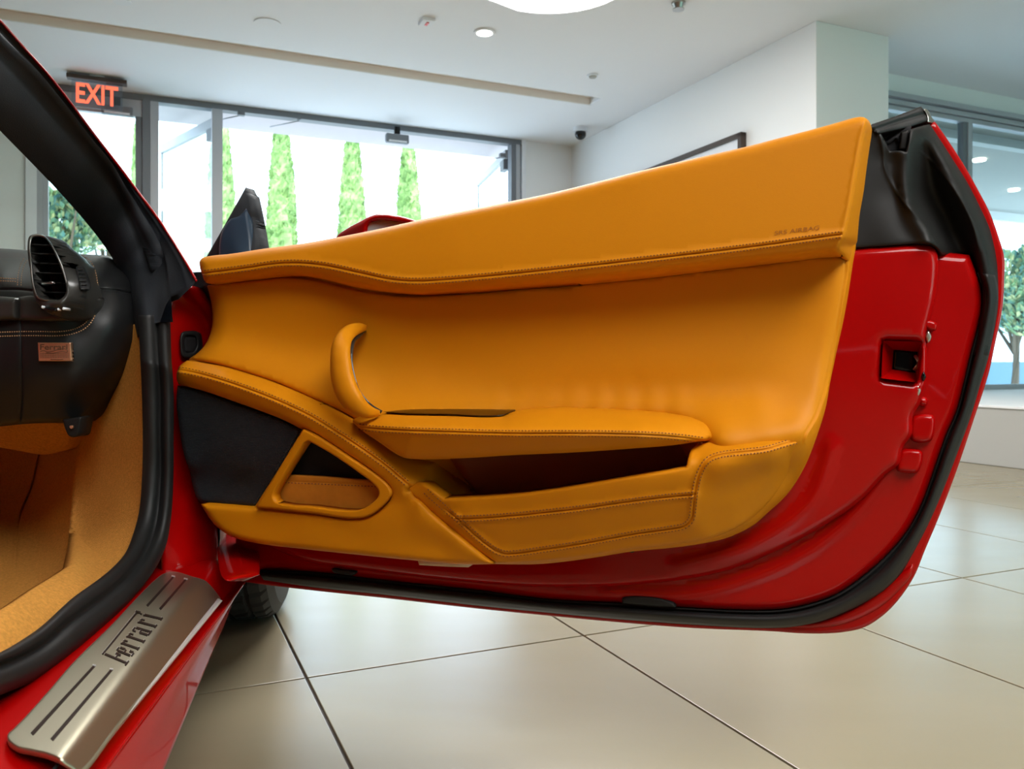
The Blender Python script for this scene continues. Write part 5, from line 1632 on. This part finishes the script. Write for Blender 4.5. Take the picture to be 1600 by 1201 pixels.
loft('silver_bezel', [vy(sc(ro, 4.4), .004), vy(sc(ro, 3.6), -.006), vy(sc(ro, 2.2), -.009), vy(sc(ro, .8), -.006), vy(sc(ro, 0), .004), vy(sc(ro, 0), .03), vy(sc(ro, 4.4), .03)], M['satin'], dash, closed=True)
relief('vent_well', DEPTH, [tuple(p) for p in sc(ringo, 3)], -1.375, M['dark'], dash, edge=(0, 0), back=.005, res=10, raw=True)
for k_, y0 in enumerate((382, 396, 411, 426, 441, 456)):
    xs = [x for x, y in ringo if abs(y - y0) < 5]
    x0, x1 = min(xs), max(xs)
    relief('vent_slat', DEPTH, [(x0, y0 - 1.4, 'c'), (x1, y0 + .2, 'c'), (x1, y0 + 1.8, 'c'), (x0, y0 + .6, 'c')], -1.318, M['plastic'], dash, edge=(0, 0), back=.03, res=9)
relief('vent_tab', DEPTH, [(63, 442), (72, 441), (83, 439.5), (83.5, 443), (74, 444), (64, 444.5)], -1.302, M['satin'], dash, edge=(1.2, .002), back=.01, res=3, step=2)
from mathutils.bvhtree import BVHTree
_bv = BVHTree.FromPolygons([v_.co for v_ in pod.data.vertices], [tuple(p_.vertices) for p_ in pod.data.polygons])


def pod_y(x, y):
    hit = _bv.ray_cast(Vector((0, 0, H)), Vector(tuple(rays(x, y))).normalized())
    return hit[0].y if hit[0] is not None else 1.37


hv_c = [(x, y, -pod_y(x, y) + .004) for x, y in sideo] + [(128, 435, -pod_y(128, 435) + .004), (125, 425, -pod_y(125, 425) + .004), (130, 446, -pod_y(130, 446) + .004)]
_ht = tps(hv_c, .02)
hv = lambda p: _ht(p)
sv, _ = relief('side_vent', DEPTH, sideo, hv, M['dark'], dash, edge=(0, 0), back=.01, res=4, step=3)
for y0 in (420, 426, 432, 438, 444, 450):
    x0 = np.interp(y0, [415, 435, 454], [120, 123, 127.5]); x1 = np.interp(y0, [415, 425, 452], [124.5, 130.5, 136])
    relief('side_vent_slat', DEPTH, [(x0, y0, 'c'), (x1, y0 + .5, 'c'), (x1, y0 + 1.8, 'c'), (x0, y0 + 1.2, 'c')], lambda p: _ht(p) + .004, M['darktrim'], dash, edge=(0, 0), back=.004, res=9)
relief('vent_dial', DEPTH, [(69, 481), (78, 479.5), (88, 481.5), (88, 485), (78, 486.5), (70, 484.5)], -1.272, M['gloss'], dash, edge=(2, .002), back=.02, res=3, step=2)
for x_, y_, l_ in ((65.5, 479.5, 2.2), (90.3, 483, 2.0), (98.5, 482, 2.2)):
    relief('vent_mark', DEPTH, [(x_ - l_ * .6, y_), (x_, y_ - l_), (x_ + l_ * .6, y_), (x_, y_ + l_)], -1.2715, M['canvas'], dash, edge=(.8, .0005), back=.02, res=2, step=1)

# commemorative plaque
VQ = float(hf_d(np.array([[85., 549.]]))[0]) + .008
pq, hf_q = relief('plaque', DEPTH, [(59, 535, 'c'), (110, 535, 'c'), (111.8, 564, 'c'), (60.5, 564, 'c')], VQ, M['copper'], dash, edge=(1.2, .0008), back=.008, res=5, step=2)
me = text_mesh('Ferrari', 1.0, 0, .02)
co = np.array([v_.co for v_ in me.vertices]); mn, mxx = co.min(0), co.max(0)
u_ = (co[:, 0] - mn[0]) / (mxx[0] - mn[0]); w_ = (co[:, 1] - mn[1]) / (mxx[1] - mn[1])
P = DEPTH.at(62.5 + 43 * u_, 546.5 - 9 * w_, np.full(len(co), VQ + .0008))
for i, v_ in enumerate(me.vertices): v_.co = Vector(P[i])
M['engrave'] = mat('plaque_engraving', (.16, .075, .04), .5)
link('plaque_lettering', me, M['engrave'], pq)
car_l = cr([(63, 549), (68, 547.5), (74, 549.5), (82, 548.5), (90, 546), (98, 544), (105, 546.5), (105.5, 549.5), (96, 549), (84, 551), (72, 551)], step=1.5)
tube('plaque_outline', DEPTH.at(car_l[:, 0], car_l[:, 1], np.full(len(car_l), VQ + .0008)), .0005, M['engrave'], pq, 5)
bm = bmesh.new()
for y_ in (552.5, 555, 557.5):
    tube_bm(bm, DEPTH.at([63, 107], [y_, y_], np.full(2, VQ + .0008)), .00025, 5)
for x_ in np.linspace(63, 107, 12):
    tube_bm(bm, DEPTH.at([x_, x_ + .3], [551, 559], np.full(2, VQ + .0008)), .0002, 5)
tube_bm(bm, DEPTH.at([79, 99], [561.3, 561.3], np.full(2, VQ + .0008)), .0006, 5)
me = bpy.data.meshes.new('plaque_grid'); bm.to_mesh(me); bm.free(); link('plaque_grid', me, M['engrave'], pq)

# far side, bulkhead and seat: outside the frame, they shade the cabin


def cbox(nm, s0, s1, t0, t1, z0, z1, mt, bev=.03):
    bm = bmesh.new()
    box_bm(bm, RV * (s0 + s1) / 2 + FV * (t0 + t1) / 2 + Z * (z0 + z1) / 2, RV, FV, Z, s1 - s0, t1 - t0, z1 - z0, bev)
    me = bpy.data.meshes.new(nm); bm.to_mesh(me); bm.free()
    me.polygons.foreach_set('use_smooth', [True] * len(me.polygons))
    return link(nm, me, mt, car)


cbox('far_side', -1.86, -1.74, -.5, 1.6, .17, .80, M['red'])
cbox('rear_bulkhead', -1.74, -.42, -.62, -.50, .17, .95, M['blackleather'])
cbox('seat', -1.02, -.50, -.10, .42, .20, .34, M['leather'], .05)
cbox('seat_backrest', -1.02, -.50, -.34, -.16, .22, .92, M['leather'], .06)
# windscreen glass between pillar and dashboard
ga = atY(pI, dA + .09)
gb = ga - RV * 1.05 + FV * .02
loft('windscreen', [ga, gb], glass_mat('windscreen_glass', (.86, .93, .90), .9), car)
